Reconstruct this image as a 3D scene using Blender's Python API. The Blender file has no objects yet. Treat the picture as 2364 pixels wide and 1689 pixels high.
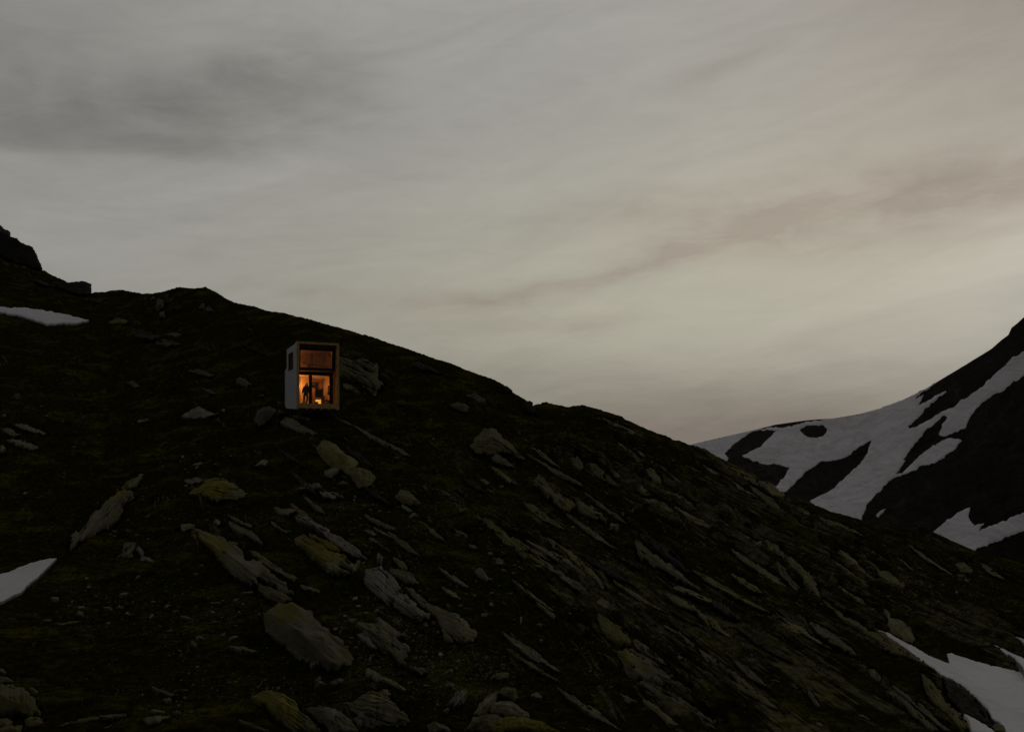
import bpy, bmesh, math, random
import numpy as np
from mathutils import Vector, Matrix

random.seed(7)
RNG = np.random.default_rng(11)
SC = bpy.context.scene
COL = SC.collection

# ------------------------------------------------------------------ camera geometry
F, CU, HV = 2298.3, 1182.0, 1100.0        # focal length, centre column and eye level, measured in the photograph


def ray(u, v):
    u = np.asarray(u, float); v = np.asarray(v, float)
    return np.stack([(u - CU) / F, np.ones_like(u + v), (HV - v) / F], -1)


# ------------------------------------------------------------------ value noise (numpy)
def _hash(ix, iy, iz, seed):
    h = (ix * 374761393 + iy * 668265263 + iz * 2147483647 + seed * 974711) & 0xFFFFFFFF
    h = ((h ^ (h >> 13)) * 1274126177) & 0xFFFFFFFF
    h = ((h ^ (h >> 16)) * 2246822519) & 0xFFFFFFFF
    return ((h ^ (h >> 15)) & 0xFFFFFF) / float(0xFFFFFF)


def vnoise(p, seed=0):
    p = np.asarray(p, float)
    i = np.floor(p).astype(np.int64)
    f = p - i
    f = f * f * f * (f * (f * 6 - 15) + 10)
    r = 0.0
    for a in (0, 1):
        wx = f[..., 0] if a else 1 - f[..., 0]
        for b in (0, 1):
            wy = f[..., 1] if b else 1 - f[..., 1]
            for c in (0, 1):
                wz = f[..., 2] if c else 1 - f[..., 2]
                r = r + wx * wy * wz * _hash(i[..., 0] + a, i[..., 1] + b, i[..., 2] + c, seed)
    return r * 2 - 1


def fbm(p, octaves=4, seed=0, gain=0.5, lac=2.03):
    p = np.asarray(p, float)
    a, s, tot = 1.0, 0.0, 0.0
    for k in range(octaves):
        s = s + a * vnoise(p, seed + k * 17)
        tot += a
        a *= gain
        p = p * lac + 3.7
    return s / tot


def ridged(p, octaves=3, seed=0):
    a, s, tot = 1.0, 0.0, 0.0
    for k in range(octaves):
        s = s + a * (1 - np.abs(vnoise(p, seed + k * 31)) * 2)
        tot += a
        a *= 0.55
        p = p * 2.1 + 5.1
    return s / tot


def smooth(x, a, b):
    t = np.clip((x - a) / (b - a), 0, 1)
    return t * t * (3 - 2 * t)


# ------------------------------------------------------------------ object helpers
def tag(o, label=None, cat=None, group=None, kind=None):
    if label: o['label'] = label
    if cat: o['category'] = cat
    if group: o['group'] = group
    if kind: o['kind'] = kind
    return o


def empty(name, loc=(0, 0, 0), rz=0.0):
    o = bpy.data.objects.new(name, None)
    COL.objects.link(o)
    o.location = loc
    o.rotation_euler = (0, 0, rz)
    o.empty_display_size = 0.3
    return o


def link(name, me, mat=None, parent=None):
    o = bpy.data.objects.new(name, me)
    COL.objects.link(o)
    if mat is not None and not me.materials:
        me.materials.append(mat)
    if parent is not None:
        o.parent = parent
    return o


def mesh_np(name, V, quads=None, tris=None, smooth_shade=True):
    me = bpy.data.meshes.new(name)
    nq = 0 if quads is None else len(quads)
    nt = 0 if tris is None else len(tris)
    me.vertices.add(len(V))
    me.vertices.foreach_set('co', np.asarray(V, np.float32).ravel())
    loops = []
    if nq: loops.append(np.asarray(quads, np.int32).ravel())
    if nt: loops.append(np.asarray(tris, np.int32).ravel())
    loops = np.concatenate(loops)
    me.loops.add(len(loops))
    me.loops.foreach_set('vertex_index', loops)
    me.polygons.add(nq + nt)
    st = np.concatenate([np.arange(nq) * 4, nq * 4 + np.arange(nt) * 3]).astype(np.int32)
    me.polygons.foreach_set('loop_start', st)
    me.polygons.foreach_set('use_smooth', np.full(nq + nt, smooth_shade, bool))
    me.update(calc_edges=True)
    me.validate()
    return me


def set_attr(me, name, vals):
    a = me.attributes.new(name, 'FLOAT', 'POINT')
    a.data.foreach_set('value', np.asarray(vals, np.float32))


def bm_obj(name, bm, mat=None, parent=None, smooth_shade=False):
    me = bpy.data.meshes.new(name)
    bmesh.ops.recalc_face_normals(bm, faces=bm.faces)
    bm.to_mesh(me)
    bm.free()
    for p in me.polygons: p.use_smooth = smooth_shade
    return link(name, me, mat, parent)


def box(bm, x0, x1, y0, y1, z0, z1, bevel=0.0):
    r = bmesh.ops.create_cube(bm, size=1.0)
    vs = r['verts']
    for v in vs:
        v.co.x = x0 if v.co.x < 0 else x1
        v.co.y = y0 if v.co.y < 0 else y1
        v.co.z = z0 if v.co.z < 0 else z1
    if bevel > 0:
        es = list({e for v in vs for e in v.link_edges})
        bmesh.ops.bevel(bm, geom=es, offset=bevel, segments=2, affect='EDGES', profile=0.7)
    return vs


def prism(bm, prof, a0, a1, axis='x'):
    """Extrude a 2D outline along an axis; outline coordinates are the two other axes in order."""
    def co(p, a):
        return {'x': (a, p[0], p[1]), 'y': (p[0], a, p[1]), 'z': (p[0], p[1], a)}[axis]
    A = [bm.verts.new(co(p, a0)) for p in prof]
    B = [bm.verts.new(co(p, a1)) for p in prof]
    n = len(prof)
    bm.faces.new(A); bm.faces.new(list(reversed(B)))
    for i in range(n):
        j = (i + 1) % n
        bm.faces.new([A[i], B[i], B[j], A[j]])


def tube(bm, pts, r, seg=8, cap=True):
    pts = [Vector(p) for p in pts]
    rs = r if isinstance(r, (list, tuple)) else [r] * len(pts)
    rings = []
    for i, p in enumerate(pts):
        d = (pts[min(i + 1, len(pts) - 1)] - pts[max(i - 1, 0)]).normalized()
        up = Vector((0, 0, 1)) if abs(d.z) < 0.9 else Vector((1, 0, 0))
        s = d.cross(up).normalized(); t = s.cross(d)
        rings.append([bm.verts.new(p + (s * math.cos(a) + t * math.sin(a)) * rs[i]) for a in [2 * math.pi * k / seg for k in range(seg)]])
    for A, B in zip(rings, rings[1:]):
        for k in range(seg):
            bm.faces.new([A[k], A[(k + 1) % seg], B[(k + 1) % seg], B[k]])
    if cap:
        bm.faces.new(list(reversed(rings[0]))); bm.faces.new(rings[-1])


# ------------------------------------------------------------------ materials
class NT:
    """Small helper round a node tree."""
    def __init__(self, tree):
        self.t = tree; self.n = tree.nodes; self.l = tree.links

    def new(self, typ, **kw):
        nd = self.n.new(typ)
        for k, v in kw.items(): setattr(nd, k, v)
        return nd

    def put(self, sock, v):
        if isinstance(v, bpy.types.NodeSocket): self.l.new(v, sock)
        elif v is not None:
            if isinstance(v, tuple) and len(v) == 3 and sock.type == 'RGBA': v = (*v, 1)
            sock.default_value = v

    def math(self, op, a, b=None, c=None, clamp=False):
        nd = self.new('ShaderNodeMath', operation=op, use_clamp=clamp)
        for s, v in zip(nd.inputs, (a, b, c)): self.put(s, v)
        return nd.outputs[0]

    def vmath(self, op, a, b=None, scale=None):
        nd = self.new('ShaderNodeVectorMath', operation=op)
        self.put(nd.inputs[0], a)
        if b is not None: self.put(nd.inputs[1], b)
        if scale is not None: self.put(nd.inputs['Scale'], scale)
        return nd.outputs['Value'] if op in ('DOT_PRODUCT', 'LENGTH') else nd.outputs[0]

    def noise(self, vec, scale, detail=4, rough=0.55, dist=0.0, color=False):
        nd = self.new('ShaderNodeTexNoise')
        self.put(nd.inputs['Vector'], vec); nd.inputs['Scale'].default_value = scale
        nd.inputs['Detail'].default_value = detail; nd.inputs['Roughness'].default_value = rough
        nd.inputs['Distortion'].default_value = dist
        return nd.outputs['Color' if color else 'Fac']

    def ramp(self, x, a, b, c=0.0, d=1.0, ease=True):
        nd = self.new('ShaderNodeMapRange', interpolation_type='SMOOTHSTEP' if ease else 'LINEAR')
        for s, v in zip(nd.inputs, (x, a, b, c, d)): self.put(s, v)
        return nd.outputs[0]

    def mix(self, f, a, b, mode='MIX'):
        nd = self.new('ShaderNodeMix', data_type='RGBA', blend_type=mode)
        self.put(nd.inputs[0], f); self.put(nd.inputs[6], a); self.put(nd.inputs[7], b)
        return nd.outputs[2]

    def xyz(self, x, y, z):
        nd = self.new('ShaderNodeCombineXYZ')
        for s, v in zip(nd.inputs, (x, y, z)): self.put(s, v)
        return nd.outputs[0]

    def sep(self, v):
        nd = self.new('ShaderNodeSeparateXYZ'); self.put(nd.inputs[0], v)
        return nd.outputs

    def attr(self, name):
        nd = self.new('ShaderNodeAttribute', attribute_name=name)
        return nd.outputs['Fac']


def material(name):
    m = bpy.data.materials.new(name); m.use_nodes = True
    t = NT(m.node_tree)
    b = m.node_tree.nodes['Principled BSDF']
    b.inputs['Specular IOR Level'].default_value = 0.25
    return m, t, b


def simple(name, col, rough=0.7, var=0.12, scale=6.0, metal=0.0, bump=0.0):
    m, t, b = material(name)
    pos = t.new('ShaderNodeNewGeometry').outputs['Position']
    n = t.noise(pos, scale, 5)
    c = t.mix(t.ramp(n, 0.3, 0.7), tuple(x * (1 - var) for x in col), tuple(min(1, x * (1 + var)) for x in col))
    t.put(b.inputs['Base Color'], c)
    b.inputs['Roughness'].default_value = rough
    b.inputs['Metallic'].default_value = metal
    if bump:
        bp = t.new('ShaderNodeBump'); bp.inputs['Strength'].default_value = bump; bp.inputs['Distance'].default_value = 0.01
        t.put(bp.inputs['Height'], t.noise(pos, scale * 8, 4)); t.put(b.inputs['Normal'], bp.outputs[0])
    return m


BED = (0.574, 0.0, 0.819)     # normal of the bedding planes: the strata dip down to the east


def ground_material():
    m, t, b = material('alpine_turf')
    pos = t.new('ShaderNodeNewGeometry').outputs['Position']
    bed = t.vmath('DOT_PRODUCT', pos, BED)
    p = t.sep(pos)
    big = t.noise(pos, 0.09, 4, 0.6)
    mid = t.noise(pos, 0.6, 5, 0.6)
    fine = t.noise(pos, 3.2, 5, 0.7)
    streak = t.noise(t.xyz(t.math('MULTIPLY', p[0], 0.35), t.math('MULTIPLY', p[1], 0.5), t.math('MULTIPLY', p[2], 3.5)), 1.6, 5, 0.65, 0.6)
    grass = t.mix(t.ramp(fine, 0.35, 0.7), (0.009, 0.0086, 0.0016), (0.050, 0.047, 0.0064))
    brown = t.mix(t.ramp(fine, 0.3, 0.7), (0.010, 0.0076, 0.0024), (0.048, 0.033, 0.0080))
    c = t.mix(t.ramp(mid, 0.48, 0.66), grass, brown)
    c = t.mix(t.ramp(streak, 0.52, 0.72, 0, 0.7), c, (0.062, 0.056, 0.0070))
    c = t.mix(t.ramp(big, 0.55, 0.75, 0, 0.5), c, (0.010, 0.009, 0.003))
    moss = t.noise(pos, 0.28, 5, 0.62, 0.4)
    c = t.mix(t.math('MULTIPLY', t.ramp(moss, 0.50, 0.64, 0, 0.85), t.ramp(fine, 0.30, 0.62)), c, (0.100, 0.094, 0.0110))
    c = t.mix(t.ramp(t.noise(pos, 0.42, 4, 0.6), 0.56, 0.70, 0, 0.75), c, (0.006, 0.0052, 0.002))
    # bare rock where the strata come through
    bn = t.noise(t.xyz(t.math('MULTIPLY', bed, 2.2), t.math('MULTIPLY', p[1], 0.10), t.math('MULTIPLY', p[0], 0.14)), 1.0, 4, 0.55, 0.35)
    rk = t.attr('rock')
    bn2 = t.noise(t.xyz(t.math('MULTIPLY', bed, 8.5), t.math('MULTIPLY', p[1], 0.20), t.math('MULTIPLY', p[0], 0.28)), 1.0, 4, 0.55, 0.25)
    bn3 = t.noise(t.xyz(t.math('MULTIPLY', bed, 15.0), t.math('MULTIPLY', p[1], 0.55), t.math('MULTIPLY', p[0], 0.8)), 1.0, 3, 0.6, 0.2)
    bn = t.math('ADD', t.math('MULTIPLY', bn, 0.60), t.math('MULTIPLY', bn2, 0.40))
    thr = t.math('ADD', bn, t.math('MULTIPLY', t.math('SUBTRACT', rk, 0.70), 0.26))
    rmask = t.math('MULTIPLY', t.ramp(thr, 0.515, 0.545), t.ramp(bn3, 0.36, 0.47))
    rc = t.mix(t.ramp(mid, 0.4, 0.65), (0.195, 0.178, 0.095), (0.185, 0.167, 0.046))
    rc = t.mix(t.ramp(fine, 0.3, 0.75), t.mix(0.75, rc, (0.03, 0.028, 0.02)), rc)
    c = t.mix(t.math('MULTIPLY', t.ramp(thr, 0.47, 0.53), 0.55), c, (0.010, 0.0085, 0.004))
    over = t.math('MULTIPLY', t.ramp(t.noise(pos, 0.33, 5, 0.65, 0.5), 0.50, 0.60, 1.0, 0.15), rmask)
    c = t.mix(t.math('MULTIPLY', over, 0.92), c, rc)
    t.put(b.inputs['Base Color'], c)
    b.inputs['Roughness'].default_value = 0.95
    b.inputs['Specular IOR Level'].default_value = 0.0
    h = t.math('ADD', t.math('MULTIPLY', fine, 0.6), t.math('MULTIPLY', t.noise(pos, 11.0, 4, 0.7), 0.4))
    bp = t.new('ShaderNodeBump'); bp.inputs['Strength'].default_value = 0.9; bp.inputs['Distance'].default_value = 0.18
    t.put(bp.inputs['Height'], h); t.put(b.inputs['Normal'], bp.outputs[0])
    return m


def rock_material(name, base, warm, lichen=(0.20, 0.175, 0.022), lich=1.0):
    m, t, b = material(name)
    pos = t.new('ShaderNodeNewGeometry').outputs['Position']
    oi = t.new('ShaderNodeObjectInfo').outputs['Random']
    q = t.attr('bed')
    p = t.sep(pos)
    big = t.noise(pos, 0.9, 5, 0.6)
    fine = t.noise(pos, 7.0, 6, 0.7)
    lay = t.noise(t.xyz(t.math('MULTIPLY', q, 7.0), t.math('MULTIPLY', p[1], 0.25), t.math('MULTIPLY', p[0], 0.5)), 1.0, 5, 0.7, 0.4)
    c = t.mix(t.ramp(big, 0.38, 0.65), base, warm)
    c = t.mix(t.ramp(lay, 0.38, 0.62, 0.55, 0.0), c, tuple(x * 0.42 for x in base))
    c = t.mix(t.ramp(fine, 0.30, 0.52, 0.5, 0.0), c, tuple(x * 0.35 for x in base))
    c = t.mix(t.ramp(t.noise(pos, 22.0, 3, 0.6), 0.62, 0.72, 0, 0.45), c, tuple(min(1, x * 1.5) for x in base))
    cr = t.math('MULTIPLY', t.ramp(t.math('ADD', t.attr('crack_shade'), t.math('MULTIPLY', t.math('SUBTRACT', fine, 0.5), 0.7)), 0.30, 0.75), 0.9)
    lm = t.math('MULTIPLY', t.ramp(t.math('ADD', t.math('ADD', t.attr('lichen'), 0.19), t.math('MULTIPLY', t.math('SUBTRACT', t.noise(pos, 3.0, 6, 0.75), 0.5), 1.3)), 0.40, 0.75), lich)
    c = t.mix(t.math('MULTIPLY', lm, 0.9), c, lichen)
    c = t.mix(cr, c, (0.012, 0.010, 0.006))  # crevice shade painted dark along the joints, where the relief shades too little
    hsv = t.new('ShaderNodeHueSaturation'); t.put(hsv.inputs['Color'], c)
    t.put(hsv.inputs['Value'], t.ramp(oi, 0, 1, 0.78, 1.2, False))
    t.put(b.inputs['Base Color'], hsv.outputs[0])
    b.inputs['Roughness'].default_value = 0.9
    b.inputs['Specular IOR Level'].default_value = 0.12
    h = t.math('ADD', t.math('MULTIPLY', lay, 0.6), t.math('MULTIPLY', fine, 0.6))
    bp = t.new('ShaderNodeBump'); bp.inputs['Strength'].default_value = 0.8; bp.inputs['Distance'].default_value = 0.07
    t.put(bp.inputs['Height'], h); t.put(b.inputs['Normal'], bp.outputs[0])
    return m


def snow_material():
    m, t, b = material('old_snow')
    pos = t.new('ShaderNodeNewGeometry').outputs['Position']
    p = t.sep(pos)
    dirt = t.noise(t.xyz(t.math('ADD', t.math('MULTIPLY', p[0], 0.7), t.math('MULTIPLY', p[2], 0.9)), t.math('MULTIPLY', p[1], 0.25), t.math('ADD', t.math('MULTIPLY', p[2], 0.5), t.math('MULTIPLY', p[0], -0.25))), 0.10, 7, 0.72, 1.2)
    fine = t.noise(pos, 1.6, 5, 0.65)
    rip = t.noise(t.xyz(t.math('MULTIPLY', p[0], 1.6), t.math('MULTIPLY', p[1], 0.12), t.math('MULTIPLY', p[2], 0.25)), 0.55, 4, 0.6, 0.3)
    c = t.mix(t.ramp(dirt, 0.40, 0.68), (0.88, 0.865, 0.885), (0.70, 0.675, 0.67))
    c = t.mix(t.ramp(fine, 0.5, 0.75, 0, 0.35), c, (0.60, 0.58, 0.58))
    c = t.mix(t.ramp(rip, 0.50, 0.66, 0, 0.22), c, (0.48, 0.46, 0.455))
    rip2 = t.noise(t.xyz(t.math('ADD', t.math('MULTIPLY', p[0], 0.6), t.math('MULTIPLY', p[2], -0.5)), t.math('MULTIPLY', p[1], 0.1), t.math('MULTIPLY', p[2], 0.12)), 0.30, 6, 0.65, 1.5)
    c = t.mix(t.ramp(rip2, 0.46, 0.70, 0, 0.45), c, (0.58, 0.55, 0.545))
    t.put(b.inputs['Base Color'], c)
    b.inputs['Roughness'].default_value = 0.75
    bp = t.new('ShaderNodeBump'); bp.inputs['Strength'].default_value = 0.5; bp.inputs['Distance'].default_value = 0.12
    t.put(bp.inputs['Height'], fine); t.put(b.inputs['Normal'], bp.outputs[0])
    return m


def mountain_material():
    m, t, b = material('dark_scree')
    pos = t.new('ShaderNodeNewGeometry').outputs['Position']
    big = t.noise(pos, 0.03, 5, 0.6)
    fine = t.noise(pos, 0.45, 6, 0.7)
    c = t.mix(t.ramp(big, 0.4, 0.65), (0.046, 0.036, 0.024), (0.026, 0.025, 0.012))
    c = t.mix(t.ramp(fine, 0.35, 0.68), t.mix(0.75, c, (0.008, 0.007, 0.005)), c)
    mp = t.sep(pos)
    run = t.noise(t.xyz(t.math('ADD', t.math('MULTIPLY', mp[0], 0.20), t.math('MULTIPLY', mp[2], -0.13)), t.math('MULTIPLY', mp[1], 0.03), t.math('MULTIPLY', mp[2], 0.02)), 1.0, 6, 0.7, 0.8)
    c = t.mix(t.ramp(run, 0.42, 0.60, 0.75, 0.0), c, (0.010, 0.0085, 0.006))
    c = t.mix(t.ramp(run, 0.60, 0.72, 0.0, 0.6), c, (0.075, 0.060, 0.040))
    c = t.mix(t.ramp(t.noise(pos, 1.1, 3, 0.6), 0.66, 0.74, 0, 0.6), c, (0.09, 0.08, 0.05))
    t.put(b.inputs['Base Color'], c)
    b.inputs['Roughness'].default_value = 0.95
    b.inputs['Specular IOR Level'].default_value = 0.05
    bp = t.new('ShaderNodeBump'); bp.inputs['Strength'].default_value = 0.8; bp.inputs['Distance'].default_value = 1.0
    t.put(bp.inputs['Height'], fine); t.put(b.inputs['Normal'], bp.outputs[0])
    return m


# ------------------------------------------------------------------ the shape of the land
RIDGE = np.array([(-500, 400), (-200, 480), (-80, 532), (0, 570), (60, 600), (97, 621), (116, 633), (135, 642), (154, 650), (173, 656), (194, 664), (211, 674), (225, 676), (244, 674), (257, 671), (282, 669), (301, 673), (325, 678), (355, 678),
    (379, 673), (406, 665), (422, 664), (444, 666), (470, 664.5), (474, 662.5), (478, 665.5), (498, 674), (523, 690), (542, 699), (569, 705), (587, 707), (612, 717), (655, 722.5), (679, 729), (710, 737), (766, 752), (812, 765), (858, 780),
    (904, 794), (950, 809), (997, 826), (1043, 840), (1089, 859), (1135, 875), (1163, 889), (1183, 902), (1186, 909), (1210, 922), (1225, 929), (1237, 935), (1246, 933), (1262, 931), (1283, 934), (1311, 942), (1334, 939), (1342, 936), (1351, 938),
    (1385, 945), (1410, 955), (1436, 961), (1441, 967), (1477, 983), (1517, 1001), (1536, 1006), (1554, 1015), (1591, 1027), (1628, 1038), (1656, 1054), (1680, 1065), (1716, 1083), (1758, 1109), (1792, 1127), (1813, 1141), (1832, 1153), (1871, 1158),
    (1882, 1167), (1914, 1180), (1949, 1189), (1984, 1199), (2020, 1211), (2083, 1222), (2115, 1215), (2140, 1219), (2161, 1231), (2197, 1247), (2250, 1272), (2285, 1282), (2364, 1300), (2500, 1330), (2900, 1370)], float)
SMOOTH_RIDGE = np.array([(-500, 400), (0, 570), (250, 672), (450, 672), (700, 738), (1000, 828), (1250, 925), (1500, 990), (1800, 1128), (2100, 1215), (2364, 1295), (2900, 1370)], float)
RDIST = np.array([(-500, 300), (0, 235), (250, 200), (480, 168), (700, 135), (950, 118), (1180, 108), (1500, 98), (1800, 90), (2100, 86), (2364, 84), (2900, 84)], float)
D0, V0, GAM = 24.0, 1760.0, 1.22


def f_ridge(u): return np.interp(u, RIDGE[:, 0], RIDGE[:, 1])


def hill_depth(u, v):
    """Distance along the view axis at which the open hillside meets the sight line."""
    rs = np.interp(u, SMOOTH_RIDGE[:, 0], SMOOTH_RIDGE[:, 1])
    R = np.interp(u, RDIST[:, 0], RDIST[:, 1])
    s = np.clip((V0 - v) / (V0 - rs), 0.0, 1.12)
    return D0 * (R / D0) ** (s ** GAM)


MRIDGE = np.array([(1450, 1062), (1592, 1026), (1747, 991), (1790, 980), (1861, 970), (1928, 965), (1984, 955), (2030, 943), (2083, 923), (2133, 899), (2175, 874), (2232, 840), (2289, 805), (2313, 784), (2328, 773), (2335, 757), (2349, 746), (2364, 732), (2450, 660), (2800, 480)], float)
MDIST = np.array([(1450, 660), (1700, 620), (1900, 580), (2100, 520), (2364, 470), (2800, 470)], float)
MV0, MD0 = 1420.0, 300.0


MSMOOTH = np.array([(1450, 1062), (1600, 1024), (1760, 987), (1928, 963), (2030, 943), (2133, 899), (2232, 840), (2364, 738), (2450, 665), (2800, 480)], float)


def mountain_depth(u, v):
    r = np.interp(u, MSMOOTH[:, 0], MSMOOTH[:, 1])
    R = np.interp(u, MDIST[:, 0], MDIST[:, 1])
    s = np.clip((MV0 - v) / (MV0 - r), 0.0, 1.1)
    return MD0 * (R / MD0) ** (s ** 1.0)


# regions of the photograph in which outlines were measured: scale, origin
REG = {'A': (3.788, 0, 900), 'B': (3.788, 0, 1280), 'C': (3.788, 400, 1050), 'D': (3.247, 550, 1350), 'E': (3.247, 1000, 900), 'F': (3.247, 1200, 1280),
       'G': (3.788, 1764, 1280), 'H': (4.06, 1500, 1000), 'K': (3.247, 550, 640), 'L': (3.692, 0, 480), 'M': (2.827, 1560, 720), 'S': (1.0, 0, 0)}


def outline(reg, s):
    k, ox, oy = REG[reg]
    return np.array([[float(a) / k + o for a, o in zip(w.split(','), (ox, oy))] for w in s.split()])


def inside(poly, x, y):
    r = np.zeros(np.shape(x), bool)
    n = len(poly)
    for i in range(n):
        x0, y0 = poly[i]; x1, y1 = poly[(i + 1) % n]
        c = (y0 > y) != (y1 > y)
        if y1 != y0:
            r ^= c & (x < (x1 - x0) * (y - y0) / (y1 - y0) + x0)
    return r


def edge_dist(poly, x, y):
    d = np.full(np.shape(x), 1e9)
    n = len(poly)
    for i in range(n):
        a = poly[i]; b = poly[(i + 1) % n]
        ab = b - a
        L = max(1e-9, ab @ ab)
        t = np.clip(((x - a[0]) * ab[0] + (y - a[1]) * ab[1]) / L, 0, 1)
        d = np.minimum(d, np.hypot(x - a[0] - t * ab[0], y - a[1] - t * ab[1]))
    return d


def roughen(poly, amp, seed, step=3.0):
    """Break a measured outline into an uneven natural one."""
    out = []
    n = len(poly)
    for i in range(n):
        a = poly[i]; b = poly[(i + 1) % n]
        k = max(1, int(np.hypot(*(b - a)) / step))
        for j in range(k): out.append(a + (b - a) * j / k)
    out = np.array(out)
    p3 = np.column_stack([out / 9.0, np.full(len(out), seed * 1.37)])
    q3 = np.column_stack([out / 3.5, np.full(len(out), seed * 2.11)])
    out = out + amp * np.column_stack([vnoise(p3, 3), vnoise(p3, 4)]) + 0.6 * amp * np.column_stack([vnoise(q3, 5), vnoise(q3, 6)])
    return out


def patch_grid(poly, step):
    x0, y0 = poly.min(0) - step; x1, y1 = poly.max(0) + step
    nx = int((x1 - x0) / step) + 2; ny = int((y1 - y0) / step) + 2
    U, Vv = np.meshgrid(x0 + np.arange(nx) * step, y0 + np.arange(ny) * step)
    M = inside(poly, U, Vv)
    return U, Vv, M


def grid_faces(M):
    ny, nx = M.shape
    cell = M[:-1, :-1] & M[1:, :-1] & M[:-1, 1:] & M[1:, 1:]
    idx = np.arange(nx * ny).reshape(ny, nx)
    q = np.stack([idx[1:, :-1][cell], idx[1:, 1:][cell], idx[:-1, 1:][cell], idx[:-1, :-1][cell]], -1)
    return q


def compact(q, arrays):
    used = np.unique(q)
    remap = np.full(q.max() + 1, -1); remap[used] = np.arange(len(used))
    return remap[q], [a[used] for a in arrays]


def skirt(q, V, W):
    """Close a sheet with walls that run back from its rim to the points W."""
    e = np.concatenate([q[:, [0, 1]], q[:, [1, 2]], q[:, [2, 3]], q[:, [3, 0]]])
    key = np.sort(e, 1)
    _, inv, cnt = np.unique(key[:, 0].astype(np.int64) * (len(V) + 1) + key[:, 1], return_inverse=True, return_counts=True)
    b = e[cnt[inv] == 1]
    rim = np.unique(b)
    m = np.full(len(V), -1); m[rim] = np.arange(len(rim)) + len(V)
    V2 = np.concatenate([V, W[rim]])
    q2 = np.stack([b[:, 1], b[:, 0], m[b[:, 0]], m[b[:, 1]]], -1)
    return np.concatenate([q, q2]), V2, rim


SNOW_MASKS = []
HILL_MASKS = []      # outlines under which the turf lies flat


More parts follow.
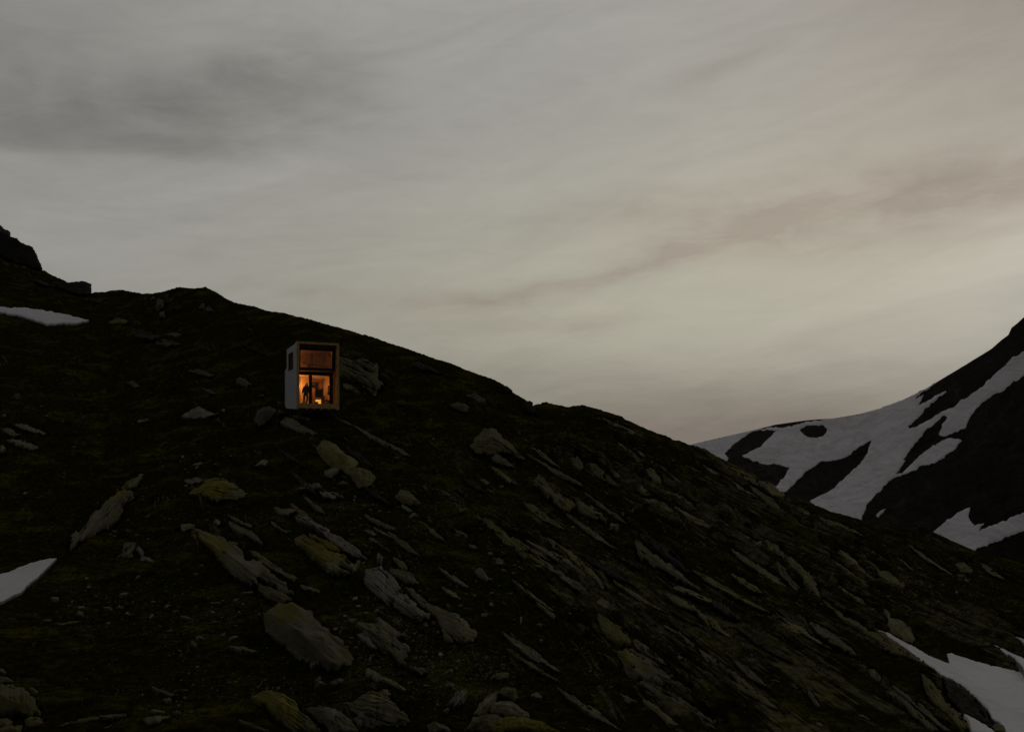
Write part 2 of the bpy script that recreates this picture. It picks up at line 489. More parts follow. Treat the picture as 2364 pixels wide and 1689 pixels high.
def make_rock(name, reg, pts, mat, label, cat, group, k=0.35, lift=0.16, lichen=None, crease=None, rough=1.0, depth=hill_depth, push=0.0, layers=1.0, fray=0.8, gaps=0, flank=0.2, steep=1.7, facets=0):
    seed = len(HILL_MASKS) + 1
    base = outline(reg, pts) if isinstance(pts, str) else np.asarray(pts, float)
    area = 0.5 * abs(np.dot(base[:, 0], np.roll(base[:, 1], 1)) - np.dot(base[:, 1], np.roll(base[:, 0], 1)))
    c = base.mean(0)
    ev, evec = np.linalg.eigh(np.cov((base - c).T))
    ax = evec[:, 1] if evec[0, 1] > 0 else -evec[:, 1]
    mino = 2.2 * math.sqrt(max(ev[0], 1.0))
    base = base + (base - c) / np.maximum(np.linalg.norm(base - c, axis=1), 1e-6)[:, None] * min(2.5, 0.06 * mino)
    poly = roughen(base, rough * min(4.0, max(0.8, 0.08 * mino)), seed)
    bb = poly.max(0) - poly.min(0)
    step = max(1.1, math.sqrt(bb[0] * bb[1] / 16000))
    U, Vv, M = patch_grid(poly, step)
    # frayed along the grain: turf bites into the ends and edges of the layers
    gq = (U - c[0]) * -ax[1] + (Vv - c[1]) * ax[0]; gr = (U - c[0]) * ax[0] + (Vv - c[1]) * ax[1]
    lam = max(3.5, 0.20 * mino)
    bite = fbm(np.stack([gq / lam, gr / (lam * 3.2), np.full(gq.shape, seed * 5.7)], -1), 3, 61)
    M &= edge_dist(poly, U, Vv) > fray * 0.42 * mino * (bite + 0.06)
    if gaps:
        slit = fbm(np.stack([gq / (lam * 0.8), gr / (lam * 5.0), np.full(gq.shape, seed * 2.9)], -1), 3, 67)
        M &= slit < 0.50 - 0.12 * (gaps - 1)
    # keep the main body only
    lab = np.where(M, np.arange(M.size).reshape(M.shape) + 1, 0)
    for _ in range(400):
        n_ = lab.copy()
        n_[1:] = np.maximum(n_[1:], lab[:-1]); n_[:-1] = np.maximum(n_[:-1], lab[1:])
        n_[:, 1:] = np.maximum(n_[:, 1:], lab[:, :-1]); n_[:, :-1] = np.maximum(n_[:, :-1], lab[:, 1:])
        n_ = np.where(M, n_, 0)
        if (n_ == lab).all(): break
        lab = n_
    ids, cnts = np.unique(lab[lab > 0], return_counts=True)
    if len(ids) == 0: return None
    M = np.isin(lab, ids[cnts > 0.10 * cnts.max()])
    ED = np.zeros(M.shape); er = M.copy()
    for _ in range(max(8, int(0.35 * mino / step))):
        ED += er
        nx_ = er.copy()
        nx_[1:] &= er[:-1]; nx_[:-1] &= er[1:]; nx_[:, 1:] &= er[:, :-1]; nx_[:, :-1] &= er[:, 1:]
        nx_[0] = nx_[-1] = False; nx_[:, 0] = nx_[:, -1] = False
        er = nx_
        if not er.any(): break
    q = grid_faces(M)
    if len(q) == 0: return None
    HILL_MASKS.append(poly)
    q, (u, v, e) = compact(q, [U.ravel(), Vv.ravel(), ED.ravel() * step])
    t0 = depth(u, v) - push
    tc = float(depth(c[0], c[1])) - push
    mpp = tc / F
    size = math.sqrt(max(area, 4)) * mpp
    msz = mino * mpp
    R = ray(u, v)
    # normal of the open slope here, leaned towards the valley for rocks that stand up
    dd = 4.0
    p00 = ray(c[0], c[1]) * tc; p10 = ray(c[0] + dd, c[1]) * float(depth(c[0] + dd, c[1]) - push); p01 = ray(c[0], c[1] - dd) * float(depth(c[0], c[1] - dd) - push)
    nt = np.cross(p10 - p00, p01 - p00); nt /= np.linalg.norm(nt)
    if nt[2] < 0: nt = -nt
    toward = -ray(c[0], c[1]); toward /= np.linalg.norm(toward)
    n = (1 - k) * nt + k * toward; n /= np.linalg.norm(n)
    # the face leans back less than the slope does, but meets the turf all along its lower rim
    cols = U[0]
    vlow = np.array([Vv[:, 0][M[:, i]].max() if M[:, i].any() else np.nan for i in range(len(cols))])
    okc = ~np.isnan(vlow)
    tb = depth(cols[okc], vlow[okc]) - push
    wn_ = max(1, int(0.06 * okc.sum()))
    tb = np.convolve(np.pad(tb, wn_, mode='edge'), np.ones(2 * wn_ + 1) / (2 * wn_ + 1), 'valid')
    tbase = np.interp(u, cols[okc], tb)
    t = np.minimum(t0, t0 * (1 - 0.85 * k) + tbase * 0.85 * k)
    t = np.maximum(t, t0 - 2.2 * size - 0.2)
    # steep flank along the lower rim, below the edge where the top breaks off
    vtop = np.array([Vv[:, 0][M[:, i]].min() if M[:, i].any() else np.nan for i in range(len(cols))])
    def even(a, w_):
        return np.convolve(np.pad(a, w_, mode='edge'), np.ones(2 * w_ + 1) / (2 * w_ + 1), 'valid')
    lowc = even(vlow[okc], wn_); topc = even(vtop[okc], wn_)
    if crease is not None:
        cr = outline(reg, crease) if isinstance(crease, str) else np.asarray(crease, float)
        cvc = np.interp(cols[okc], cr[:, 0], cr[:, 1])
    else:
        wob_ = fbm(np.column_stack([cols[okc] / max(6.0, 0.35 * mino), np.full(okc.sum(), seed * 1.9), np.zeros(okc.sum())]), 3, 44)
        cvc = lowc - np.clip(flank * (1 + 1.3 * wob_), 0.03, 0.7) * np.minimum(lowc - topc, 1.6 * mino)
    vl_ = np.interp(u, cols[okc], lowc); cv = np.interp(u, cols[okc], cvc)
    rise = np.clip(np.minimum(vl_ - v, vl_ - cv), 0, None) * mpp
    t = t - steep * rise - 0.75 * np.clip(tc / 60.0, 0.4, 2.0)
    P = R * t[:, None]
    qd = ((u - c[0]) * -ax[1] + (v - c[1]) * ax[0]) * mpp
    rd = ((u - c[0]) * ax[0] + (v - c[1]) * ax[1]) * mpp
    E = max(1.5, 0.16 * mino)
    prof = 1 - (1 - np.clip(e / E, 0, 1)) ** 2.0
    h = lift * max(msz, 0.25 * size) * 1.35 * prof
    if facets:
        fr_ = random.Random(seed * 7 + 1)
        Hh = lift * max(msz, 0.25 * size) * 1.35
        cap = np.full(len(u), 1e9)
        x0_, x1_ = np.percentile(qd, [4, 96]); y0_, y1_ = np.percentile(rd, [4, 96])
        for i_ in range(facets):
            ph_ = 2 * math.pi * (i_ + fr_.uniform(-0.35, 0.35)) / facets
            dq, dr = math.cos(ph_), math.sin(ph_)
            ext = abs(dq) * (x1_ - x0_) / 2 + abs(dr) * (y1_ - y0_) / 2
            d_ = (qd - (x0_ + x1_) / 2) * dq + (rd - (y0_ + y1_) / 2) * dr
            cap = np.minimum(cap, Hh * fr_.uniform(0.75, 1.15) + fr_.uniform(0.25, 0.95) * (fr_.uniform(-0.1, 0.45) * ext - d_))
        h = np.maximum(np.minimum(h, cap), 0.12 * Hh * prof)
    # strata: uneven steps along the long axis, with open joints between the layers
    w3 = np.column_stack([qd * 0.8 / max(msz, 0.2), rd * 0.6 / max(size, 0.2), np.full(len(u), seed * 3.3)])
    th = max(4.5 * mpp, 0.15 * msz)
    crack_shade = np.zeros(len(u))
    for lay, amp in ((th, 0.55), (max(2.6 * mpp, th * 0.4), 0.38)):
        w = qd / lay + 1.1 * fbm(w3 * 2.2, 4, seed)
        ci = np.floor(w); fr = w - ci
        hv = _hash(ci.astype(np.int64), np.full(len(u), seed), np.full(len(u), int(lay * 1e4)), 5)
        seg = rd / (lay * (5 + 9 * hv)) + hv * 7 + 0.15 * fr
        sg = np.floor(seg); fs = seg - sg
        hs = _hash(ci.astype(np.int64), sg.astype(np.int64), np.full(len(u), int(lay * 1e4) + seed), 15)
        h = h + layers * amp * lay * ((hv - 0.5) * 0.7 + (hs - 0.5) * 0.7) * prof
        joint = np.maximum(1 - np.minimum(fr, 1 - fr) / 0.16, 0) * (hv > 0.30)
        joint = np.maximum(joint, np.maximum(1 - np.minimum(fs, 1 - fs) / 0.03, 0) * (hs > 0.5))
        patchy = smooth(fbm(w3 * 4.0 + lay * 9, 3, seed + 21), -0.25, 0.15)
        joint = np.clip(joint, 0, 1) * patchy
        crack_shade = np.maximum(crack_shade, joint * layers)
        h = h - layers * 0.6 * lay * joint * np.clip(e / 2.0, 0, 1)
    crack_shade = np.maximum(crack_shade, 0.6 * smooth(fbm(w3 * np.array([9.0, 3.0, 1.0]), 3, seed + 31), 0.22, 0.5))
    h = h + size * 0.05 * fbm(w3 * 2.3 + 9, 4, seed + 3) * prof + size * 0.018 * ridged(w3 * np.array([7.0, 4.0, 1.0]), 3, seed + 5)
    if crease is not None:
        h = h + 0.10 * msz * np.exp(-((v - cv) * mpp / (0.2 * msz + 1e-3)) ** 2) * prof
    P = P + n * h[:, None] + np.array([0, 0, 0.02])
    ctr = P.mean(0)
    W = P + R * (0.55 * size) + (ctr - P) * 0.10 + np.array([0, 0, -0.16 * size - 0.06])
    lw = np.zeros(len(u))
    if lichen is not None:
        if isinstance(lichen, (int, float)):
            lw = np.full(len(u), float(lichen))
        else:
            lx, ly, lr, ls = lichen
            kk, ox, oy = REG[reg]
            d = np.hypot(u - (lx / kk + ox), (v - (ly / kk + oy)) * 1.3) / (lr / kk)
            lw = ls * np.exp(-d ** 2)
    q, V2, rim = skirt(q, P, W)
    org = np.array([ctr[0], ctr[1], P[:, 2].min()])
    me = mesh_np(name, V2 - org, quads=q)
    set_attr(me, 'bed', np.concatenate([qd, qd[rim]]))
    set_attr(me, 'lichen', np.concatenate([lw, lw[rim]]))
    set_attr(me, 'crack_shade', np.concatenate([crack_shade, crack_shade[rim]]))
    o = link(name, me, mat)
    o.location = org
    return tag(o, label, cat, group)


def make_snow(reg, pts, mat, label, holes=(), depth=hill_depth, thick=0.12, step=1.2, amp=2.0, lumps=0.05, masks=True, disp=None, teeth=1.0, pull=0.0):
    base = outline(reg, pts)
    poly = roughen(base, amp, 40 + len(HILL_MASKS))
    U, Vv, M = patch_grid(poly, step)
    E = edge_dist(poly, U, Vv)
    # melting rim: small teeth drawn out along the fall of the slope
    tooth = fbm(np.stack([(U + 0.35 * Vv) / (2.1 * amp), Vv / (5.5 * amp), np.zeros(U.shape)], -1), 3, 88)
    SD = np.where(M, E, -E)
    for hs in holes:
        hp = roughen(outline(reg, hs), amp, 77)
        eh = edge_dist(hp, U, Vv)
        SD = np.minimum(SD, np.where(inside(hp, U, Vv), -eh, eh))
    M = SD + teeth * amp * (tooth - 0.12) > 0
    E = np.abs(SD)
    q = grid_faces(M)
    q, (u, v, e) = compact(q, [U.ravel(), Vv.ravel(), E.ravel()])
    t0 = depth(u, v) - pull
    R = ray(u, v)
    P = R * t0[:, None]
    mpp = t0.mean() / F
    sc = 1.0 / (mpp * 60)
    h = thick * (0.35 + 0.65 * smooth(e, 0, 5)) + lumps * fbm(P * np.array([sc, sc * 0.4, sc]), 4, 9) * smooth(e, 0, 8)
    if disp is not None: P = P + disp(P, u, v)
    P = P + np.array([0, 0, 1.0]) * h[:, None]
    W = P + R * (thick * 2) - np.array([0, 0, thick * 2.5])
    q, V2, rim = skirt(q, P, W)
    org = np.array([P[:, 0].mean(), P[:, 1].mean(), P[:, 2].min()])
    o = link('snow_patch', mesh_np('snow_patch', V2 - org, quads=q), mat)
    o.location = org
    if masks:
        HILL_MASKS.append(poly); HILL_MASKS.append(poly + np.array([0, 6.0])); HILL_MASKS.append(poly + np.array([0, 12.0])); SNOW_MASKS.append(len(HILL_MASKS))
    return tag(o, label, 'snow patch', 'old snow lying on the mountain slopes')
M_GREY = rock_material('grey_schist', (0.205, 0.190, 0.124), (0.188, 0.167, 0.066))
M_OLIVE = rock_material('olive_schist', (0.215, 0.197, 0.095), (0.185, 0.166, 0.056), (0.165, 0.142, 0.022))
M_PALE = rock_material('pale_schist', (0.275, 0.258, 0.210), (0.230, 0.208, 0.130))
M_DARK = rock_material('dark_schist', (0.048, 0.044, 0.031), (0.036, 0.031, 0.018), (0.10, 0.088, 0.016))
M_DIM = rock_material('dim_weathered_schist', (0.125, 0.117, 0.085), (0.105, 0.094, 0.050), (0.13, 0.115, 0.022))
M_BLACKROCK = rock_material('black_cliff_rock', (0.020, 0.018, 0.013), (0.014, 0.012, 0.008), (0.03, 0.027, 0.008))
M_TURF = ground_material()
M_SNOW = snow_material()
M_MOUNT = mountain_material()
GB, GO, GS = 'boulders lying on the hillside', 'rock outcrops breaking through the turf', 'single stones and flakes lying on the turf'


def B(*a, **k):
    k.setdefault('fray', 0.32); k.setdefault('steep', 1.2); k.setdefault('flank', 0.30); k.setdefault('facets', 7); k['lift'] = k.get('lift', 0.16) * 1.35
    return make_rock('boulder', *a[:2], a[2], a[3], 'boulder', GB, **k)
def O(*a, **k):
    k.setdefault('gaps', 1)
    return make_rock('rock_outcrop', *a[:2], a[2], a[3], 'rock outcrop', GO, **k)
def S(*a, **k):
    k.setdefault('lift', 0.26); k.setdefault('k', 0.3); k.setdefault('facets', 6)
    return make_rock('stone', *a[:2], a[2], a[3], 'stone', GS, **k)


# --- middle of the slope, below the cabin
B('C', '140,345 215,300 300,240 370,225 440,245 520,260 600,300 645,345 580,395 500,385 440,385 350,415 290,390 215,360', M_GREY, 'rounded boulder with a bright yellow lichen cap, alone in dark grass', k=0.55, lift=0.32, lichen=(330, 270, 170, 1.3))
S('C', '85,225 200,205 320,210 230,245 150,265', M_PALE, 'pale broken stones just uphill of the yellow capped boulder')
O('C', '170,645 240,660 330,700 470,760 560,800 620,890 760,960 860,1060 950,1110 1050,1230 1000,1275 940,1230 850,1160 745,1125 740,1180 620,1130 480,1040 330,890 260,820 200,720', M_GREY, 'longest grey rock rib, sloping down with a dark undercut flank and mossy upper end', k=0.4, lift=0.2, crease='170,700 290,790 480,910 600,1000 750,1115 900,1185 1050,1270', lichen=(330, 830, 180, 0.7))
B('C', '745,1125 850,1160 950,1200 1050,1270 950,1290 830,1260 740,1190', M_OLIVE, 'dark squared block under the lower end of the longest grey rib', k=0.6, lift=0.2)
O('C', '475,595 500,585 620,650 690,680 780,760 780,800 700,760 620,710 520,670', M_GREY, 'narrow grey slab parallel to the longest rib, one step uphill', lift=0.2)
O('C', '430,490 500,530 600,580 690,620 690,655 600,620 520,580', M_GREY, 'thin splintered ledge, uppermost of the parallel grey slabs', lift=0.2)
O('C', '650,820 720,850 800,900 870,960 1000,1040 1120,1090 1060,1110 920,1050 800,970 700,890', M_OLIVE, 'slender ledge close behind the middle of the longest grey rib')
S('C', '1100,1130 1200,1160 1330,1190 1280,1205 1150,1185', M_GREY, 'low grey flake between the longest rib and the large fissured slab')
O('C', '1020,550 1100,535 1200,570 1270,620 1400,700 1500,770 1590,820 1700,920 1690,950 1560,915 1450,830 1350,755 1230,650 1100,605', M_PALE, 'pale grey crest of rock running along the top of the lichened face', k=0.3, lift=0.25)
O('C', '1060,735 1150,720 1250,680 1350,765 1450,840 1560,925 1690,955 1600,1010 1500,1065 1400,1075 1300,1000 1200,930 1100,850', M_OLIVE, 'broad slanting rock face streaked with green lichen under a pale crest', k=0.6, lift=0.16, lichen=(1330, 760, 260, 0.95))
S('C', '840,580 880,590 960,650 1050,665 1000,682 900,650', M_OLIVE, 'mossy splinter uphill of the broad lichened face')
O('C', '870,455 950,480 1050,480 1090,500 1000,540 920,530', M_GREY, 'cracked grey ledge above the pale crest')
O('C', '1640,1060 1760,1000 1830,980 1880,1050 1980,1130 1960,1160 2050,1250 2150,1330 2273,1440 2180,1470 2080,1440 1980,1360 1860,1310 1750,1250 1680,1180', M_PALE, 'largest pale fissured slab, in the middle of the slope', k=0.5, lift=0.16, layers=1.2)
O('C', '1880,1010 1960,990 2070,1040 2150,1110 2140,1150 2030,1130 1930,1080', M_GREY, 'squarish flat slab touching the top of the largest fissured slab', k=0.4)
O('D', '1240,30 1290,30 1350,80 1440,150 1560,200 1530,300 1480,250 1390,180 1300,100', M_GREY, 'long ragged rib lying against the uphill side of the largest fissured slab')
B('D', '1440,205 1560,200 1640,240 1720,310 1780,350 1770,420 1680,435 1610,400 1540,350 1500,270', M_GREY, 'smooth brownish block at the lower end of the largest fissured slab', k=0.6, lift=0.22)
S('D', '1530,340 1600,400 1620,430 1570,430 1535,390', M_GREY, 'dark wedge leaning under the smooth brownish block', k=0.6)
O('C', '1060,330 1150,260 1270,250 1330,320 1440,340 1540,410 1420,370 1280,320 1180,300', M_GREY, 'split ledge with a rusty hollow, just downhill of the dark olive crag')
S('C', '1270,320 1340,320 1440,370 1400,390 1320,370', M_PALE, 'pale lens of stone inside the split ledge')
O('C', '1630,500 1720,540 1850,600 1950,650 1930,682 1820,640 1720,590', M_GREY, 'straight narrow grey bar uphill of the pale crest')
S('C', '1650,650 1740,660 1785,700 1750,712', M_GREY, 'short grey bar below the straight narrow bar')
S('C', '1690,725 1760,725 1800,770 1860,810 1930,860 1900,850 1800,790', M_GREY, 'thin curved splinter beside the top of the lichened face')
S('C', '1770,870 1810,855 1835,900 1820,965 1785,960', M_PALE, 'upright pale tooth of rock above the largest fissured slab', k=0.7)
S('C', '345,590 370,565 410,580 415,610 370,622', M_PALE, 'small pale round stone at the head of the longest rib')
S('C', '55,610 100,600 180,610 230,600 160,650 80,665', M_OLIVE, 'low mossy stone just above the head of the longest rib')
S('C', '705,95 760,60 800,40 840,60 800,95 750,105', M_PALE, 'bright jagged stone high in the dark grass above the yellow capped boulder')
S('C', '150,100 200,65 270,75 350,25 300,80 220,110', M_PALE, 'string of bright chips above the yellow capped boulder')
S('C', '1410,255 1480,232 1560,255 1480,263', M_OLIVE, 'flat leaf shaped flake below the olive crag')
B('S', '729,1037 747,1016 778,1028 784,1040 815,1059 827,1077 800,1088 775,1082 750,1066 738,1052', M_OLIVE, 'olive lichened crag on the slope under the cabin', k=0.6, lift=0.25, lichen=0.35)
B('C', '1320,150 1400,105 1470,120 1440,160 1380,205 1320,182', M_GREY, 'dark rounded stone under the olive crag', k=0.6)
B('C', '1470,140 1600,110 1700,140 1780,190 1760,230 1700,280 1620,285 1570,210', M_OLIVE, 'ribbed olive rock with dark vertical cracks, downhill of the olive crag', k=0.6, lift=0.2, lichen=0.25)
O('C', '1940,380 1980,310 2080,340 2120,380 2170,430 2130,450 2020,440', M_OLIVE, 'blunt olive outcrop with a pale lip, uphill of the straight narrow bar', k=0.45)
S('C', '2060,530 2110,510 2150,540 2080,558', M_GREY, 'squat grey stone below the blunt olive outcrop')
O('C', '1980,420 2020,440 2100,500 2060,505 1990,460', M_GREY, 'thin lip of rock beneath the blunt olive outcrop')
# --- foreground
B('D', '180,215 290,165 385,140 450,150 550,200 600,270 680,330 760,400 830,460 865,590 760,640 680,640 560,590 450,560 340,460 250,390 190,330', M_GREY, 'biggest boulder, a long smooth grey block with a mossy shoulder', k=0.62, lift=0.2, crease='180,215 300,270 400,335 480,430 600,520 690,600 865,640', lichen=(350, 200, 170, 0.62), layers=0.55)
S('D', '530,600 560,560 610,545 635,590 600,625 550,630', M_OLIVE, 'rounded olive stone leaning on the foot of the biggest boulder', k=0.7, lift=0.4)
O('D', '870,310 940,290 1050,260 1120,290 1200,360 1230,430 1290,490 1280,540 1240,560 1290,600 1400,640 1440,665 1380,680 1290,650 1200,590 1130,520 1050,470 960,410 890,360', M_GREY, 'worn bluish slab tapering to a point, in rubble beside the biggest boulder', k=0.42, lift=0.16)
S('D', '880,360 950,370 1010,440 1060,480 1000,470 920,410', M_PALE, 'split pale flakes along the downhill edge of the worn bluish slab')
O('D', '945,640 1000,645 1080,690 1170,730 1280,800 1230,805 1150,762 1050,732 960,692', M_GREY, 'low crooked rib just below the worn bluish slab')
B('D', '90,860 180,810 230,795 330,820 420,880 470,950 520,1000 640,1110 400,1110 330,1060 250,960 180,900', M_OLIVE, 'slanting green lichened block cut by the lower edge of the view', k=0.6, lift=0.24, lichen=(260, 870, 260, 0.95))
B('D', '510,935 600,910 700,930 770,950 840,1010 900,1080 900,1110 700,1110 600,1020', M_GREY, 'grey wedge wedged between the green lichened block and the wide cracked slab', k=0.55, lift=0.18)
B('D', '800,885 870,870 980,800 1040,800 1130,850 1200,930 1280,1010 1290,1040 1180,1060 1080,1050 1000,1080 960,1010 860,950', M_GREY, 'wide cracked slab lying at the lower edge of the slope', k=0.55, lift=0.14, layers=1.2)
B('D', '860,1010 930,950 980,1010 1000,1080 920,1075', M_PALE, 'pale triangular block leaning on the wide cracked slab', k=0.7)
S('D', '1060,790 1110,785 1150,820 1110,842 1070,827', M_OLIVE, 'small rounded stone resting on the top edge of the wide cracked slab', k=0.6, lift=0.35)
B('D', '1420,1050 1480,1030 1560,1060 1600,1105 1430,1105', M_GREY, 'half seen round grey boulder between the cracked slab and the dome', k=0.6, lift=0.3)
O('D', '1580,880 1640,810 1700,770 1735,780 1700,850 1690,890 1620,930 1580,922', M_PALE, 'pale standing flake alone in brown gravel', k=0.55)
S('D', '1530,945 1570,925 1590,940 1550,958', M_PALE, 'pale chip at the foot of the standing flake')
B('D', '1750,970 1820,890 1880,820 1950,800 1940,860 1900,930 1820,982', M_GREY, 'banded grey block with cross cracks, leaning uphill', k=0.6)
B('D', '1940,810 2010,770 2080,780 2100,850 2060,872', M_OLIVE, 'pointed block on top of the banded grey block', k=0.6, lift=0.25)
B('D', '1880,960 1930,880 2010,870 2100,920 2170,960 2190,1010 2100,990 2000,1000', M_GREY, 'flat topped grey rock behind the orange lichened dome', k=0.5, lift=0.25)
B('D', '1710,1110 1760,1010 1880,980 2000,990 1950,1050 1900,1110', M_GREY, 'smooth grey dome beside the orange lichened dome', k=0.55, lift=0.3)
B('S', '1132,1692 1141,1664 1175,1656 1212,1661 1250,1672 1280,1683 1298,1692', M_OLIVE, 'low dome covered with orange lichen at the lower edge of the slope', k=0.5, lift=0.3, lichen=1.0)
O('D', '1880,700 1930,670 2020,660 2040,690 1960,722', M_OLIVE, 'small arched outcrop above the banded grey block', k=0.45)
S('D', '1540,670 1580,630 1615,630 1600,662', M_GREY, 'lone leaning stone between the bluish slab and the arched outcrop', k=0.6)
S('D', '540,740 600,690 635,680 600,722', M_GREY, 'slim upright flake below the biggest boulder', k=0.5)
S('D', '565,770 600,720 660,735 610,762', M_OLIVE, 'angular olive flake below the biggest boulder')
S('D', '665,750 720,710 790,700 785,752', M_GREY, 'triangular flake below the biggest boulder', k=0.5)
S('D', '2220,300 2273,290 2275,322', M_OLIVE, 'small rusty orange stone alone on the dark slope', lichen=0.9)
S('D', '1545,745 1580,738 1630,750 1600,775 1560,770', M_GREY, 'flat grey stone in gravel above the standing flake')
S('F', '0,465 20,470 10,520 0,520', M_GREY, 'narrow chip near the rusty orange stone')
# --- left part of the slope
O('A', '610,1420 620,1290 700,1210 820,1100 900,1010 960,950 1010,890 1080,880 1160,900 1170,960 1070,1010 1060,1090 1000,1170 900,1250 780,1310 680,1390', M_GREY, 'long pale wall of rock slanting the opposite way to all other ribs', k=0.55, lift=0.16, crease='600,1420 780,1290 900,1190 1000,1110 1060,1030 1170,990', lichen=(1020, 900, 120, 0.7))
O('A', '1060,870 1100,820 1160,780 1240,740 1290,720 1230,790 1200,850 1130,880', M_OLIVE, 'broken tail at the upper end of the opposite slanting wall', k=0.45)
B('A', '1580,240 1640,190 1740,160 1820,190 1920,210 1840,230 1780,250 1700,266', M_PALE, 'bright flat rock in dark grass downhill of the cabin, left of its track', k=0.5, lift=0.25)
S('A', '1920,175 1960,165 1985,180 1950,200', M_PALE, 'bright knob beside the bright flat rock', k=0.5)
S('A', '1190,290 1210,265 1290,250 1300,265 1230,292', M_PALE, 'small loaf shaped stone lying left of the bright flat rock')
O('A', '40,450 110,430 220,450 290,480 340,515 300,542 200,520 100,480', M_GREY, 'lowest of three stacked ledges at the left edge of the slope')
O('A', '100,310 200,300 280,330 430,395 380,402 270,370', M_GREY, 'topmost of three stacked ledges at the left edge of the slope')
O('A', '0,350 80,330 180,400 120,422 40,382', M_OLIVE, 'middle of three stacked ledges at the left edge of the slope')
S('A', '-10,480 60,490 30,560 -10,580', M_GREY, 'grey stump below the three stacked ledges', k=0.5)
S('A', '10,220 40,210 60,225 30,240', M_PALE, 'pale pebble shaped stone above the three stacked ledges')
O('A', '1000,1470 1060,1420 1100,1350 1180,1325 1200,1370 1150,1420 1170,1470 1050,1490', M_GREY, 'pale double rock below the opposite slanting wall', k=0.5)
S('A', '1180,1400 1220,1370 1270,1430 1240,1462', M_PALE, 'thin flake beside the pale double rock')
S('A', '1190,1480 1280,1450 1360,1500 1300,1512', M_GREY, 'low streaked flake at the foot of the pale double rock')
S('A', '185,905 215,890 245,897 215,920', M_PALE, 'little pale stone alone on the empty grass left of the slanting wall')
B('B', '-20,1130 60,1140 180,1180 260,1250 320,1320 385,1390 300,1400 200,1420 80,1420 -20,1430', M_OLIVE, 'large rounded olive boulder in the lower left corner', k=0.5, lift=0.3, lichen=0.22, layers=0.5)
B('B', '-20,1060 60,1080 130,1110 60,1122 -20,1112', M_OLIVE, 'thin slab resting above the large rounded olive boulder')
S('B', '-20,990 70,1030 30,1052 -20,1042', M_GREY, 'small slab at the edge above the thin slab')
B('B', '210,1450 280,1420 350,1430 395,1480 300,1500 230,1497', M_OLIVE, 'cracked cobble under the large rounded olive boulder', k=0.5)
B('B', '-20,1440 60,1425 110,1470 60,1510 -20,1500', M_OLIVE, 'square cobble under the large rounded olive boulder', k=0.5)
B('B', '-20,1522 100,1495 200,1500 180,1560 -20,1560', M_OLIVE, 'bottommost slab in the lower left corner', k=0.4)
S('B', '245,1170 290,1165 355,1210 310,1222', M_GREY, 'rounded stone just uphill of the large olive boulder', k=0.5)
O('B', '500,1515 560,1480 750,1430 950,1405 1090,1390 1115,1415 1050,1432 850,1452 650,1492', M_OLIVE, 'long plank shaped stone lying almost level in the lower left grass', k=0.5)
B('B', '1240,1440 1300,1420 1400,1410 1520,1415 1420,1450 1380,1480 1300,1487', M_OLIVE, 'layered olive lump at the end of the plank shaped stone', k=0.5)
S('B', '1310,1370 1350,1355 1450,1375 1440,1392 1340,1387', M_OLIVE, 'flat flake just above the layered olive lump')
S('B', '1500,1370 1590,1370 1585,1395 1510,1392', M_OLIVE, 'brick shaped flake beside the flat flake')
S('B', '1270,1145 1340,1160 1440,1185 1540,1225 1500,1242 1420,1212', M_GREY, 'two joined slivers on rusty heath in the lower left grass')
S('B', '1420,1260 1490,1255 1510,1290 1450,1287', M_GREY, 'rounded chip below the two joined slivers')
S('B', '460,610 560,590 740,575 650,602 550,622', M_OLIVE, 'long flat sliver right of the lower snow tongue')
S('B', '330,580 430,565 500,578 400,587', M_OLIVE, 'short sliver above the long flat sliver')
S('B', '150,595 220,580 285,585 200,600', M_OLIVE, 'slim sliver below the lower snow tongue')
S('B', '440,380 520,375 520,425 445,422', M_GREY, 'cube shaped stone near the lower snow tongue', k=0.6, lift=0.4)
S('B', '905,460 960,460 1000,480 960,497', M_GREY, 'oval stone on the grass right of the cube shaped stone')
S('B', '650,500 720,500 745,545 690,532', M_GREY, 'hooked stone between the cube shaped and oval stones')
S('B', '1030,355 1080,330 1135,330 1100,357', M_GREY, 'tilted lozenge stone above the oval stone')
S('B', '1545,530 1600,530 1720,570 1640,562', M_GREY, 'slim stone bar left of the biggest boulder')
S('B', '1170,230 1200,190 1240,180 1220,217', M_GREY, 'leaf shaped stone on the grass above the tilted lozenge')
S('B', '1705,715 1770,712 1790,750 1720,752', M_GREY, 'square tile of stone left of the biggest boulder')
S('B', '1660,760 1690,755 1725,790 1700,802', M_GREY, 'small wedge beside the square tile of stone')
S('B', '1905,730 1940,690 1980,670 1960,717', M_GREY, 'fin shaped stone between the square tile and the biggest boulder')
S('B', '1980,740 2030,720 2075,722 2030,747', M_OLIVE, 'flat lozenge next to the fin shaped stone')
S('B', '1985,800 2100,805 2273,850 2200,867 2050,832', M_OLIVE, 'long flake pointing at the foot of the biggest boulder')
S('B', '1840,420 1935,418 1930,434 1850,434', M_OLIVE, 'yellowish stick of stone above the slim stone bar')
S('B', '2095,330 2220,318 2210,334 2110,340', M_OLIVE, 'olive stick of stone under the longest grey rib')
S('B', '2110,430 2140,428 2150,442 2120,448', M_PALE, 'round white pebble uphill of the biggest boulder')
S('B', '890,1520 980,1490 985,1500 910,1525', M_OLIVE, 'small tan flake below the plank shaped stone', lichen=0.5)
S('B', '2080,1450 2110,1440 2180,1470 2300,1520 2390,1549 2300,1549 2150,1490', M_OLIVE, 'plank of stone cut by the lower edge, left of the green lichened block')
